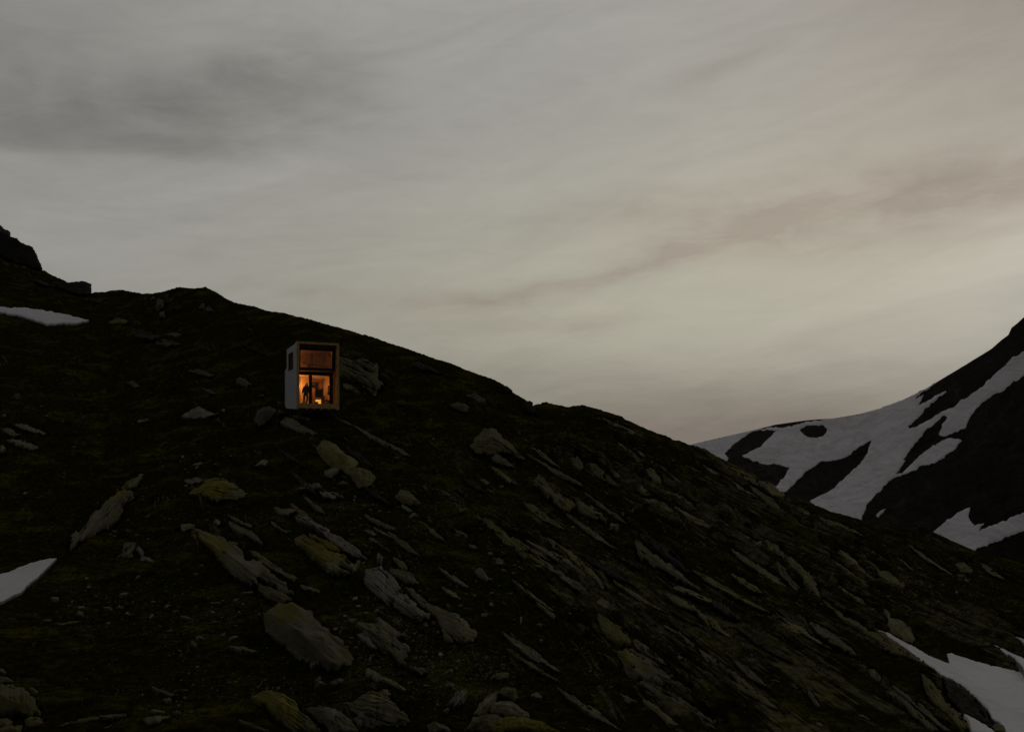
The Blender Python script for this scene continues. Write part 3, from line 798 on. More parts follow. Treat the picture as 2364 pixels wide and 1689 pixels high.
# --- around the cabin and up to the skyline
O('K', '755,605 850,625 950,620 1030,660 1055,700 1060,760 1090,825 1060,852 1020,900 960,840 900,800 830,770 770,750 755,700', M_OLIVE, 'tall ribbed rock face standing directly beside the cabin', k=0.62, lift=0.2, lichen=0.22, layers=1.2)
O('K', '780,800 860,815 900,850 960,880 1010,900 930,890 850,860 790,840', M_OLIVE, 'low ledge at the foot of the tall ribbed face beside the cabin')
O('K', '1280,650 1350,640 1430,670 1520,720 1560,742 1450,712 1350,692', M_DARK, 'dim ledge under the skyline, uphill of the cabin', k=0.4)
B('K', '1580,960 1640,930 1720,960 1760,1000 1700,1012 1620,985', M_DIM, 'mossy rounded rock at the mouth of the dark hollow', k=0.5, lichen=0.4)
B('K', '1690,890 1770,870 1840,900 1860,950 1800,952 1730,930', M_DIM, 'taller mossy rock behind the mouth of the dark hollow', k=0.55)
O('K', '1930,830 1990,815 2055,850 2055,880 2000,872 1940,860', M_BLACKROCK, 'black overhanging ledge that notches the skyline', k=0.5, lift=0.3)
O('K', '2140,940 2190,930 2230,975 2240,1030 2190,1050 2150,1000', M_BLACKROCK, 'dark broken crag under the skyline notch', k=0.5)
B('K', '120,1070 150,1000 240,975 290,1000 260,1050 190,1110 150,1112', M_DIM, 'dark rounded rock just below the corner of the cabin', k=0.55, lift=0.22)
O('K', '310,1110 350,1050 420,1070 500,1130 600,1170 560,1192 480,1182 420,1152', M_GREY, 'flaky grey ledge directly below the cabin front', k=0.4)
O('K', '380,1040 460,1030 560,1070 520,1085 440,1065', M_OLIVE, 'shallow ledge between the cabin front and the flaky grey ledge')
O('K', '660,1015 720,1035 850,1100 980,1170 1100,1230 1240,1300 1320,1362 1250,1342 1100,1272 980,1212 870,1132 740,1062', M_GREY, 'straight narrow rock strip leading down from the cabin corner like a path', k=0.15, lift=0.1)
S('K', '1140,1340 1200,1350 1250,1375 1180,1377', M_OLIVE, 'flat greenish stone at the end of the rock strip')
S('K', '120,1410 180,1380 230,1375 200,1415', M_PALE, 'pale stone downhill of the dark rounded rock by the cabin corner')
O('K', '-10,750 50,770 110,820 60,832 -10,822', M_DIM, 'pale ribbed rock on the slope left of the cabin', k=0.5, lift=0.2)
O('K', '10,490 80,510 150,550 250,600 180,580 90,545', M_DARK, 'dim stretched ledge uphill and left of the cabin', k=0.35)
S('K', '130,890 180,880 215,883 160,897', M_DIM, 'thin pale streak of stone close to the cabin wall')
B('L', '1690,860 1710,820 1745,815 1740,870', M_DIM, 'pale block, narrower of two side by side near the grassy summit', k=0.5)
B('L', '1740,870 1770,835 1845,880 1770,887', M_DIM, 'pale block, wider of two side by side near the grassy summit', k=0.5)
B('L', '1325,860 1340,775 1390,790 1400,850 1350,882', M_DIM, 'upright grey crag below the saddle of the left-hand ridge', k=0.6)
S('L', '1275,770 1310,750 1330,780 1300,797', M_DIM, 'small knob above the upright grey crag', k=0.5)
S('L', '1360,900 1400,880 1420,940 1370,950', M_DIM, 'crumbled stones under the upright grey crag')
O('L', '1120,1080 1200,1040 1300,1070 1390,1100 1300,1142 1180,1122', M_DARK, 'dim striped outcrop below the left-hand ridge', k=0.45)
O('L', '1300,1160 1400,1120 1480,1150 1560,1170 1420,1192', M_DIM, 'greyer shelf under the dim striped outcrop', k=0.35)
O('L', '1390,1080 1480,1060 1560,1090 1500,1110', M_DIM, 'yellowish shelf beside the dim striped outcrop', k=0.35, lichen=0.4)
O('L', '260,600 400,640 470,680 380,672 300,640', M_DARK, 'dark ledge on the flank of the left-hand ridge', k=0.4)
O('L', '470,640 560,640 640,632 715,630 775,650 780,725 740,745 640,740 540,700 470,670', M_BLACKROCK, 'square ended dark block jutting on the crest of the left-hand ridge', k=0.6, lift=0.12, rough=0.6, fray=0.15, gaps=0, steep=0.3)
S('L', '110,600 125,593 135,605 120,612', M_DIM, 'tiny pale stone under the dark cliff')
O('L', '770,800 830,770 890,790 840,822', M_DARK, 'dim knobbly rock below the square ended block', k=0.5)
O('L', '910,980 1000,940 1110,960 1080,997 960,1002', M_DIM, 'yellow lichened shelf at the tip of the upper snow bank', k=0.3, lichen=0.7)
B('L', '2010,1510 2030,1440 2100,1470 2160,1530 2080,1522', M_DIM, 'pale ribbed block halfway between the left edge and the cabin', k=0.5)
O('L', '1070,1500 1130,1480 1210,1530 1150,1540', M_DIM, 'small pale ledge on the dark heath left of the cabin')
O('L', '1580,1390 1700,1380 1850,1430 1780,1450 1650,1420', M_DIM, 'faint stretched ledge on the dark heath left of the cabin')
O('L', '1700,1530 1790,1550 1860,1600 1780,1590', M_DIM, 'faint short ledge downhill of the stretched ledge')
O('L', '0,155 30,180 75,195 92,222 92,247 150,268 175,300 235,320 270,345 305,390 330,450 350,480 357,530 300,522 200,482 120,462 60,422 0,400 -120,380 -120,135 -60,143', M_BLACKROCK, 'black rugged cliff on the left-hand skyline', k=0.75, lift=0.10, rough=0.7, fray=0.0, gaps=0, flank=0.1, steep=0.4)
# --- right part of the slope
B('E', '280,420 310,370 380,310 470,305 540,370 600,430 690,525 600,500 500,480 450,482 430,512 320,462', M_OLIVE, 'round shouldered rock trailing a long tail, right of the rock strip', k=0.55, lift=0.22)
B('E', '435,510 470,475 520,500 560,540 620,580 540,572 460,542', M_GREY, 'smaller grey rock tucked under the round shouldered rock', k=0.55)
O('E', '750,650 790,640 870,720 960,790 1040,840 1065,880 1020,932 940,892 850,812 760,722', M_OLIVE, 'dark leaf shaped slab in the middle of the right-hand slope', k=0.55, lift=0.16)
O('E', '1070,850 1120,840 1200,890 1300,960 1300,1002 1200,972 1100,932', M_OLIVE, 'dim block that continues the dark leaf shaped slab', k=0.5)
S('E', '1330,990 1390,1020 1380,1070 1320,1052', M_OLIVE, 'small dim stone beyond the dim block', k=0.5)
O('E', '300,950 340,940 430,990 550,1080 640,1150 720,1230 830,1300 870,1352 720,1292 630,1252 540,1192 450,1112 360,1032 310,992', M_OLIVE, 'long mossy slab with a dark undercut edge, pointing at the blunt rib', k=0.5, lift=0.18, lichen=0.3)
O('E', '430,950 560,1030 700,1120 850,1200 1000,1270 1100,1340 1200,1432 1100,1382 950,1312 800,1222 650,1112', M_GREY, 'finely layered band of stone above the long mossy slab', k=0.3, layers=1.6)
O('E', '720,430 780,440 860,500 940,570 980,612 900,572 800,502', M_OLIVE, 'first narrow rib in the fan of ribs under the right-hand skyline')
O('E', '890,450 960,490 1050,570 1100,632 1010,582 940,522', M_OLIVE, 'second narrow rib in the fan of ribs under the right-hand skyline')
O('E', '1010,510 1080,500 1130,560 1150,622 1090,642 1040,582', M_OLIVE, 'stubby cracked rib in the fan of ribs', k=0.45)
O('E', '1130,560 1220,560 1300,640 1380,700 1420,747 1340,722 1240,682 1180,622', M_OLIVE, 'thickest rib in the fan, ending over a black hollow', k=0.5, lift=0.2, lichen=0.2)
O('E', '1290,570 1340,600 1420,660 1490,710 1460,732 1380,682', M_OLIVE, 'last slender rib in the fan, beyond the black hollow')
O('E', '1490,710 1560,710 1620,770 1630,802 1560,792', M_OLIVE, 'rounded lump just below the last slender rib', k=0.45)
O('E', '1560,830 1640,820 1740,860 1820,920 1880,1010 1910,1072 1820,1012 1720,942 1630,882', M_OLIVE, 'smooth tongue of rock widening downhill on the right-hand slope', k=0.45, lift=0.18)
O('E', '1690,755 1800,770 1880,810 1930,860 2010,950 1930,902 1830,862 1750,812', M_OLIVE, 'smooth swell of rock above the widening tongue', k=0.45, lift=0.18)
O('E', '1720,790 1800,870 1900,920 2000,970 2100,1040 2180,1102 2080,1062 1950,1002 1850,932 1780,872', M_OLIVE, 'long smooth band between the widening tongue and the swell', k=0.35)
O('E', '1540,600 1640,590 1700,660 1715,722 1640,692', M_OLIVE, 'hunched olive rock between the fan of ribs and the skyline', k=0.5)
O('E', '1250,200 1330,240 1430,280 1560,350 1500,352 1380,292 1290,252', M_OLIVE, 'pale streak of slab just under the right-hand skyline', k=0.25)
O('S', '1462,1242 1474,1251 1499,1270 1530,1291 1563,1319 1601,1350 1628,1372 1590,1357 1550,1334 1510,1312 1480,1294 1470,1282', M_GREY, 'straight pale rib with a blunt upper end, long and clean edged', k=0.5, lift=0.2, crease='1462,1262 1480,1286 1550,1330 1628,1380')
S('E', '305,1370 340,1335 380,1345 400,1400 425,1420 390,1442 340,1402', M_PALE, 'upright pale twin stone under the long mossy slab', k=0.55, lift=0.3)
S('E', '60,1085 110,1065 180,1080 240,1105 190,1122 120,1102', M_GREY, 'low grey rock left of the long mossy slab')
S('E', '260,1165 310,1165 335,1190 290,1192', M_GREY, 'small grey stone between the low grey rock and the long mossy slab')
S('E', '440,1255 500,1260 560,1310 480,1312', M_OLIVE, 'dull flat stone below the long mossy slab')
S('E', '500,1335 545,1345 560,1370 520,1372', M_OLIVE, 'dull rounded stone below the long mossy slab')
S('E', '630,1285 690,1290 700,1310 650,1312', M_OLIVE, 'short mossy stone under the tip of the long mossy slab', lichen=0.3)
S('E', '720,1295 790,1300 880,1345 800,1352', M_OLIVE, 'wedge of stone under the tip of the long mossy slab')
O('E', '120,850 180,850 270,900 270,932 210,932', M_OLIVE, 'stubby outcrop just left of the long mossy slab', k=0.45)
O('E', '0,740 80,760 170,800 240,832 160,812 60,792', M_GREY, 'thin grey ledge left of the stubby outcrop')
S('E', '340,665 380,670 435,700 400,712', M_OLIVE, 'narrow dull stone left of the dark leaf shaped slab')
S('E', '490,718 530,720 525,735 500,736', M_GREY, 'small bright stone below the narrow dull stone')
O('E', '1530,1050 1620,1090 1750,1180 1870,1280 1900,1402 1800,1332 1650,1212 1560,1132', M_DARK, 'wide dark grey layered sheet above the straight pale rib', k=0.35, layers=1.5)
S('H', '715,715 755,690 780,700 745,735', M_PALE, 'bright broken block, upper of two on the right-hand slope', k=0.5)
S('H', '770,735 800,700 830,712 800,748', M_PALE, 'bright broken block, lower of two on the right-hand slope', k=0.5)
O('H', '1000,440 1100,460 1200,520 1260,590 1250,642 1150,602 1050,542', M_OLIVE, 'green tinged slab on the skyline below the far snowfield', k=0.35, lichen=0.25)
O('H', '600,330 760,330 880,370 990,440 1050,542 930,472 780,382', M_OLIVE, 'grassy rounded slab on the skyline above the green tinged slab', k=0.3, lichen=0.3)
O('H', '1270,640 1400,690 1550,770 1700,820 1900,900 2030,980 1900,952 1700,862 1500,792 1350,722', M_OLIVE, 'long thin ledge running down along the right-hand skyline', k=0.25, lichen=0.2)
O('H', '1540,790 1700,860 1850,920 2000,990 2030,1020 1880,970 1700,900', M_OLIVE, 'thin ledge parallel to and below the skyline ledge', k=0.25)
O('H', '720,1060 850,1140 980,1220 1120,1310 1250,1380 1150,1372 1000,1292 850,1202', M_OLIVE, 'olive band of rock continuing downhill from the widening tongue', k=0.4, lichen=0.2)
S('H', '860,600 940,630 1030,720 940,672', M_OLIVE, 'tan sliver below the skyline slabs')
S('H', '1490,1145 1530,1135 1555,1155 1510,1162', M_PALE, 'little white stone on the dark right-hand slope')
S('H', '890,875 920,870 935,900 905,905', M_GREY, 'grey knob in the rubble below the smooth band', k=0.5)
O('H', '940,1080 1000,1020 1100,1010 1190,1060 1290,1150 1390,1260 1300,1202 1180,1142 1060,1072', M_OLIVE, 'hooked ridge of cracked rock on the right-hand slope', k=0.45)
O('G', '130,0 250,30 300,80 380,150 440,210 460,290 500,400 520,462 450,402 380,302 300,202 230,142 190,62', M_OLIVE, 'tall lichened fin with a smooth face, above the long rock spine', k=0.6, lift=0.14, lichen=0.15)
O('G', '50,80 120,60 180,120 220,200 300,290 380,392 280,332 180,242 100,152', M_OLIVE, 'grooved fin leaning against the tall lichened fin', k=0.5, layers=1.4)
O('G', '-60,90 0,130 100,200 200,280 300,372 220,342 100,262 -20,182', M_OLIVE, 'flat grooved strip below the grooved fin', k=0.4, layers=1.4)
O('G', '530,460 620,510 750,560 850,610 900,670 1000,700 1100,760 1180,820 1250,900 1100,892 980,792 850,702 700,622 600,552', M_OLIVE, 'long mossy rock spine bordering the lower snowfield', k=0.45, lift=0.18, lichen=0.3)
O('G', '330,570 420,590 550,660 660,740 770,830 850,892 800,902 700,852 580,772 450,692 430,642', M_GREY, 'greenish grey slab lying below the mossy spine', k=0.5, lift=0.16)
B('G', '1040,520 1060,475 1110,510 1105,560 1200,580 1280,640 1320,730 1290,782 1200,732 1120,682 1070,622 1090,582', M_OLIVE, 'knuckled boulder standing over the tip of the lower snowfield', k=0.45, lift=0.08)
O('G', '900,1010 960,1000 1030,1090 1000,1122 930,1072', M_OLIVE, 'small ribbed rock below the mossy spine', k=0.5)
O('G', '1060,1200 1120,1190 1250,1290 1370,1390 1470,1480 1540,1556 1450,1556 1300,1412 1180,1302', M_OLIVE, 'downhill strip of the paired slabs at the lower right corner', k=0.5)
O('G', '1100,1140 1200,1190 1330,1280 1450,1380 1560,1490 1640,1556 1570,1556 1400,1402 1250,1282', M_GREY, 'uphill strip of the paired slabs at the lower right corner', k=0.45)
O('G', '1370,1050 1450,1110 1530,1200 1620,1310 1700,1400 1780,1500 1800,1556 1700,1556 1600,1442 1500,1332 1420,1222', M_OLIVE, 'rounded mossy nose of rock reaching the lower edge beside the snow', k=0.5, lift=0.22, lichen=0.3)
O('G', '1560,1080 1640,1110 1760,1190 1850,1280 1930,1380 1980,1440 2080,1500 2110,1556 2000,1532 1880,1472 1750,1412 1680,1362 1600,1282 1580,1182', M_DARK, 'dark rubble covered rib dividing the lower snow in two', k=0.3, lift=0.07, flank=0.1, steep=0.5, layers=1.6, lichen=0.25)
B('G', '1990,1500 2050,1480 2100,1510 2110,1556 2000,1534', M_GREY, 'pale rounded boulder at the tip of the dark rubble rib', k=0.6, lift=0.3)
S('G', '375,1190 400,1190 470,1280 495,1340 460,1322 410,1252', M_GREY, 'stick shaped stone alone on dark heath', k=0.5)
S('G', '795,1390 860,1400 955,1445 880,1432', M_PALE, 'pale lens shaped stone near the stick shaped stone')
S('G', '440,1470 490,1470 535,1500 480,1502', M_OLIVE, 'flat olive stone below the stick shaped stone')
B('G', '1660,80 1750,70 1830,130 1800,162 1720,152', M_OLIVE, 'brownish swell of rock on the slope above the lower snowfield', k=0.45)
S('G', '1180,250 1230,250 1235,270 1190,272', M_GREY, 'square grey stone in the rubble above the lower snowfield')
S('G', '1210,145 1280,165 1260,180 1220,170', M_OLIVE, 'tan flake in the rubble above the lower snowfield')
S('G', '1740,208 1770,210 1805,245 1760,235', M_PALE, 'bright streak of stone on the slope below the brownish swell')
S('G', '1675,325 1695,320 1690,350 1670,345', M_PALE, 'small bright stone downhill of the bright streak')
S('G', '1345,225 1390,245 1385,265 1350,245', M_GREY, 'rounded grey stone above the lower snowfield')
S('G', '1575,590 1640,600 1650,612 1590,604', M_GREY, 'thin grey stripe of stone above the lower snow tongues')
S('G', '1710,545 1760,545 1765,565 1720,562', M_GREY, 'blunt grey stone above the lower snow tongues')
S('G', '1840,570 1900,600 1950,650 1900,622', M_GREY, 'long thin grey splinter above the lower snow tongues')
O('F', '570,370 610,320 700,380 720,422 640,422', M_OLIVE, 'crumbly knob at the top of the lichened leaf slab', k=0.5)
O('F', '580,470 600,450 680,500 760,560 830,620 840,692 760,692 680,652 620,592 585,532', M_OLIVE, 'lichened leaf shaped slab facing left over dark grass', k=0.6, lift=0.15, lichen=0.4)
O('F', '830,640 880,640 960,700 1080,800 1130,852 1060,822 960,762 870,712', M_GREY, 'slim rib that continues the lichened leaf slab downhill', k=0.45)
O('F', '690,700 740,730 830,720 920,760 1000,820 1100,890 1200,960 1290,1020 1340,1072 1240,1052 1100,1002 1000,982 900,952 820,972 780,902 720,802', M_GREY, 'big sloping slab with a sharp olive edge, below the leaf slab', k=0.5, lift=0.18, crease='690,700 760,790 830,860 900,940 1000,1010', lichen=(760, 800, 120, 0.6))
O('F', '850,980 930,950 1040,1000 1150,1050 1270,1120 1400,1220 1480,1300 1400,1322 1280,1232 1150,1142 1000,1082 920,1042', M_GREY, 'cracked lower half of the big sloping slab', k=0.4, layers=1.4)
O('F', '900,1070 1000,1120 1100,1200 1200,1290 1130,1312 1030,1222 940,1142', M_OLIVE, 'narrow dim rib under the cracked lower slab', k=0.4)
S('F', '1500,825 1530,830 1550,870 1520,882', M_GREY, 'oval grey stone alone among dark streaks', k=0.5)
S('F', '610,875 650,885 705,930 650,922', M_GREY, 'bent grey flake left of the big sloping slab')
S('F', '595,890 612,905 605,920 590,905', M_GREY, 'small chip beside the bent grey flake')
S('F', '515,870 550,865 540,890 518,892', M_OLIVE, 'small olive chip left of the bent grey flake')
S('F', '60,1060 130,1040 190,1080 110,1082', M_GREY, 'low cracked stone uphill of the orange lichened dome')
S('F', '520,625 550,618 578,628 545,634', M_GREY, 'thin pale flake left of the lichened leaf slab')
S('F', '135,640 170,633 192,648 150,660', M_GREY, 'flat pale flake below the rusty orange stone')
S('F', '1580,1150 1605,1150 1630,1190 1605,1195', M_OLIVE, 'egg shaped stone right of the cracked lower slab')
S('F', '1670,1190 1700,1180 1705,1192 1680,1200', M_OLIVE, 'small chip beside the egg shaped stone')
S('F', '1460,575 1480,568 1490,580 1468,586', M_PALE, 'bright little stone among dark streaks')
S('F', '1450,1245 1470,1240 1475,1255 1455,1258', M_PALE, 'white pebble at the end of the cracked lower slab')
O('F', '330,0 420,40 540,120 610,200 650,280 610,262 520,162 420,82', M_OLIVE, 'curving end of the finely layered band', k=0.35, layers=1.6)
O('F', '1160,600 1230,660 1340,760 1450,860 1400,852 1280,742', M_DARK, 'dim narrow streak of rock right of the leaf slab', k=0.3)
O('F', '1330,700 1400,770 1480,870 1440,850 1370,770', M_OLIVE, 'dim narrow streak of rock alongside the oval grey stone', k=0.3)
O('F', '1520,900 1600,970 1700,1050 1650,1032 1560,962', M_OLIVE, 'thin olive streak running down from the oval grey stone', k=0.3)
O('F', '1590,0 1680,30 1800,90 1950,210 2050,292 1950,252 1830,172 1700,82', M_OLIVE, 'mossy strip below the olive band on the right-hand slope', k=0.4, lichen=0.3)
O('F', '1120,250 1200,240 1330,290 1460,360 1600,415 1480,390 1300,320', M_OLIVE, 'thin tail of layers under the straight pale rib', k=0.3)
O('F', '860,420 960,450 1040,540 980,560 900,500', M_DARK, 'dim crumbling shelf right of the crumbly knob', k=0.35, layers=1.5)

# --- many narrow ribs of the same beds between the larger outcrops, nothing tells one from the next
rib_rnd = random.Random(31)
RIBS = [((1450, 1130, 330, 110), 13, (70, 190), (7, 17), 'narrow rock rib among parallel ribs under the right-hand skyline'),
        ((1720, 1330, 420, 170), 20, (80, 240), (8, 20), 'narrow rock rib among many parallel ribs, mid right-hand slope'),
        ((2120, 1330, 220, 80), 9, (60, 160), (7, 15), 'narrow rock rib among parallel ribs above the lower right snowfield'),
        ((1500, 1560, 330, 110), 14, (80, 220), (8, 18), 'narrow rock rib among parallel ribs around the big sloping slab'),
        ((1330, 1330, 130, 90), 6, (60, 160), (7, 15), 'narrow rock rib among parallel ribs above the lichened leaf slab'),
        ((880, 1130, 230, 110), 9, (40, 110), (6, 13), 'thin half buried ledge among parallel ledges below the cabin'),
        ((1010, 1290, 130, 90), 6, (40, 110), (6, 13), 'thin half buried ledge right of the largest pale slab')]
for (cx, cy, rx, ry), cnt, (l0, l1), (w0, w1), lab_ in RIBS:
    got = tries = 0
    while got < cnt and tries < 900:
        tries += 1
        u_ = cx + rx * rib_rnd.uniform(-1, 1); v_ = cy + ry * rib_rnd.uniform(-1, 1)
        ln = rib_rnd.uniform(l0, l1) / 2; wd_ = rib_rnd.uniform(w0, w1) / 2
        an = math.radians(rib_rnd.gauss(35, 3.5)); ca_, sa_ = math.cos(an), math.sin(an)
        up, lo_, nk = [], [], 9
        for k_ in range(nk):
            f_ = -1 + 2 * k_ / (nk - 1)
            w_ = wd_ * (1 - abs(f_) ** 1.7) * rib_rnd.uniform(0.6, 1.3) + 0.8
            bend = 0.10 * ln * (f_ * f_ - 0.5) * rib_rnd.choice((0.3, 0.5))
            up.append((u_ + ca_ * f_ * ln + sa_ * (w_ + bend), v_ + sa_ * f_ * ln - ca_ * (w_ + bend)))
            lo_.append((u_ + ca_ * f_ * ln - sa_ * (w_ - bend), v_ + sa_ * f_ * ln + ca_ * (w_ - bend)))
        pg = np.array(up + lo_[::-1])
        if pg[:, 1].max() > 1690 or pg[:, 0].max() > 2370 or (pg[:, 1] - f_ridge(pg[:, 0])).min() < 14: continue
        tu, tv = np.array([p_[0] for p_ in up[1::3]] + [u_]), np.array([p_[1] for p_ in up[1::3]] + [v_])
        if any(inside(q_, tu, tv).any() for q_ in HILL_MASKS): continue
        o_ = make_rock('rock_rib', 'S', pg, rib_rnd.choice((M_OLIVE, M_OLIVE, M_OLIVE, M_GREY, M_DARK)), lab_, 'rock rib', 'parallel rock ribs: ' + lab_, k=0.35, lift=0.16, fray=0.55, gaps=1, layers=1.3, lichen=rib_rnd.choice((0.0, 0.1, 0.3)))
        if o_ is not None: got += 1
# ------------------------------------------------------------------ snow on the near slope and the far mountain
make_snow('L', '-260,832 0,845 90,852 200,853 330,868 450,887 600,920 700,945 780,962 700,975 660,988 540,985 460,1000 400,995 290,965 200,935 140,915 60,905 0,893 -260,880', M_SNOW, 'white snow bank in a hollow below the black cliff', thick=0.25, amp=1.6, lumps=0.12, teeth=0.45)
make_snow('B', '-260,240 0,168 70,160 180,110 260,80 340,55 430,35 490,30 503,43 470,70 420,120 340,200 250,270 180,340 100,375 0,432 -260,560', M_SNOW, 'tapering snow tongue at the left edge, low on the slope', thick=0.10, amp=1.6, lumps=0.05, teeth=0.45)
make_snow('G', '985,650 1100,688 1180,738 1300,798 1400,858 1500,908 1620,952 1605,905 1590,870 1640,862 1720,893 1850,933 2000,973 2150,1008 2273,1030 2450,1060 2450,1620 2111,1580 2060,1485 1990,1440 1960,1375 1850,1255 1750,1170 1640,1095 1540,1055 1470,995 1400,965 1330,915 1250,845 1150,765 1050,710 985,680', M_SNOW, 'widest snowfield in the gully at the lower right corner', thick=0.07, amp=1.6, lumps=0.05, teeth=0.5)
make_snow('G', '1915,768 1990,790 2100,838 2200,888 2273,916 2450,990 2450,1075 2273,1022 2230,960 2180,912 2100,872 2000,812', M_SNOW, 'slim snow strip lying just above the widest lower snowfield', thick=0.14, amp=1.0, teeth=0.6, pull=2.2)
make_snow('G', '2165,713 2220,733 2273,750 2450,800 2450,860 2273,792 2220,752', M_SNOW, 'small snow sliver at the right edge above the slim strip', thick=0.18, amp=1.0)
make_snow('G', '1688,1382 1760,1418 1880,1473 2000,1549 2060,1600 1800,1600 1780,1500 1730,1430', M_SNOW, 'snow wedge cut off from the widest field by a dark rubble rib', thick=0.14, amp=1.2)


def mount_disp(P, u, v):
    p = P / 40.0
    a = 1.6 * fbm(p, 5, 31) + 0.5 * ridged(P / 9.0, 3, 33)
    k = smooth(v - np.interp(u, MRIDGE[:, 0], MRIDGE[:, 1]), 2, 60)
    return np.stack([a * 0, a * 0, a * (0.15 + 0.85 * k)], -1)


BIG = ('60,876 90,864 300,818 530,765 620,754 700,754 760,747 830,722 930,707 1040,694 1200,665 1330,630 1480,575 1620,505 1730,440 1690,475 1640,510 1600,535 1565,565 1630,540 1590,600 1640,580 1700,545 1760,520 1775,525 1720,560 1640,630 1580,690 1525,750 '
       '1530,765 1600,735 1700,670 1800,625 1900,555 1990,490 2110,385 2190,310 2273,250 2420,120 2420,300 2273,405 2200,455 2120,515 2070,525 2000,590 1940,660 1905,720 1890,760 1820,775 1760,805 1720,803 1735,740 1775,685 1740,685 1690,740 1640,770 1600,820 1560,870 '
       '1480,965 1505,970 1475,1020 1440,1062 1490,1040 1560,970 1680,860 1740,830 1800,810 1870,830 1840,870 1800,905 1740,950 1680,990 1600,1010 1540,1050 1440,1085 1390,1120 1310,1200 1260,1260 1225,1330 1200,1440 1000,1440 780,1300 885,1240 950,1200 1040,1140 1110,1070 '
       '1200,990 1250,920 1275,850 1200,890 1100,950 960,985 870,1030 790,1110 720,1190 640,1230 560,1190 655,1150 700,1090 740,1020 650,995 540,985 470,965 430,945 520,905 585,855 640,790 650,780 600,770 510,780 430,830 360,890 320,925 345,965 330,1010 200,1010 50,930')
MK = dict(depth=mountain_depth, thick=0.5, step=0.9, amp=1.6, teeth=0.8, lumps=0.35, masks=False, disp=mount_disp)
make_snow('M', BIG, M_SNOW, 'great branching snowfield sweeping over the far mountain saddle', holes=('808,770 850,745 970,743 985,775 960,812 920,826 870,822 830,797',), **MK)
make_snow('M', '1303,1337 1340,1295 1377,1273 1355,1315 1320,1342', M_SNOW, 'tiny isolated snow fleck on the dark far mountainside', **MK)
make_snow('M', '1680,1432 1750,1370 1830,1310 1925,1270 1910,1340 1950,1390 2020,1380 1980,1430 2040,1400 2150,1360 2273,1310 2420,1250 2420,1370 2273,1435 2150,1480 2030,1530 1940,1565 1900,1580 1800,1560', M_SNOW, 'dirty ragged snow strip at the foot of the far mountain', **MK)

# ------------------------------------------------------------------ far mountain
mu = np.concatenate([np.arange(1380, 1560, 20.0), np.arange(1560, 2420, 1.6), np.arange(2420, 2800, 20.0)])
mv = np.linspace(0, 1, 360)
U, T = np.meshgrid(mu, mv)
wr_ = smooth(T, 0.90, 1.0)
Vv = MV0 + (np.interp(U, MRIDGE[:, 0], MRIDGE[:, 1]) * wr_ + np.interp(U, MSMOOTH[:, 0], MSMOOTH[:, 1]) * (1 - wr_) - MV0) * T
dep = mountain_depth(U, Vv)
P = (ray(U, Vv) * dep[..., None])
P = P + mount_disp(P, U, Vv)
crag = smooth(U, 2290, 2340)[..., None] * smooth(T, 0.9, 1.0)[..., None]
back = P[-1] * np.array([1.25, 1.25, 1.0])
back[:, 2] = P[-1, :, 2] - 60
P = np.concatenate([P, back[None]])
ny, nx = P.shape[:2]
q = grid_faces(np.ones((ny, nx), bool))[:, ::-1]
link('mountain', mesh_np('mountain', P.reshape(-1, 3), quads=q), M_MOUNT)['kind'] = 'structure'

# ------------------------------------------------------------------ near hillside
CAB_RZ = math.radians(23.0)
CABIN = np.array([-17.93, 83.0, 5.645])
CX = np.array([math.cos(CAB_RZ), math.sin(CAB_RZ), 0]); CY = np.array([-math.sin(CAB_RZ), math.cos(CAB_RZ), 0])

hu = np.concatenate([np.arange(-500, -80, 12.0), np.arange(-80, 2444, 2.0), np.arange(2444, 2900, 12.0)])
hv = np.concatenate([np.linspace(0, 1, 620) ** 0.92])
U, T = np.meshgrid(hu, hv)
Vv = V0 + (f_ridge(U) - V0) * T
dep = hill_depth(U, Vv)
P = ray(U, Vv) * dep[..., None]
mask = np.zeros(U.shape, bool)
rockm = np.zeros(U.shape, bool)
FIRST_SNOW = SNOW_MASKS[0] - 3
for im, poly in enumerate(HILL_MASKS):
    lo, hi = poly.min(0), poly.max(0)
    i0, i1 = np.searchsorted(hu, [lo[0] - 3, hi[0] + 3])
    if i1 <= i0: continue
    sub = np.s_[:, i0:i1]
    uu, vv = U[sub], Vv[sub]
    near = (vv > lo[1] - 4) & (vv < hi[1] + 4)
    if not near.any(): continue
    m = np.zeros(uu.shape, bool)
    m[near] = inside(poly, uu[near], vv[near])
    mask[sub] |= m
    if im < FIRST_SNOW: rockm[sub] |= m
# everything close in front of a rock lies low as well, so that turf does not bury its foot
free = 1.0 - mask
for _ in range(2):
    f2 = free.copy()
    f2[1:] = np.minimum(f2[1:], 0.45 + 0.55 * free[:-1]); f2[:-1] = np.minimum(f2[:-1], 0.35 + 0.65 * free[1:])
    f2[:, 1:] = np.minimum(f2[:, 1:], 0.4 + 0.6 * free[:, :-1]); f2[:, :-1] = np.minimum(f2[:, :-1], 0.4 + 0.6 * free[:, 1:])
    free = f2
rdist = np.interp(U, RDIST[:, 0], RDIST[:, 1])
crest = smooth(Vv - f_ridge(U), 2, 40)
scale = np.clip(dep / 45.0, 0.6, 2.2)
right = smooth(U, 900, 1700) * smooth(U + (Vv - 1000) * 0.9, 1000, 1600)


def blur(a, r0, r1):
    for ax_, r in ((0, r0), (1, r1)):
        c_ = np.cumsum(np.pad(a, [(r + 1, r) if k == ax_ else (0, 0) for k in (0, 1)], mode='edge'), axis=ax_)
        a = (np.take(c_, range(2 * r + 1, c_.shape[ax_]), ax_) - np.take(c_, range(0, c_.shape[ax_] - 2 * r - 1), ax_)) / (2 * r + 1)
    return a


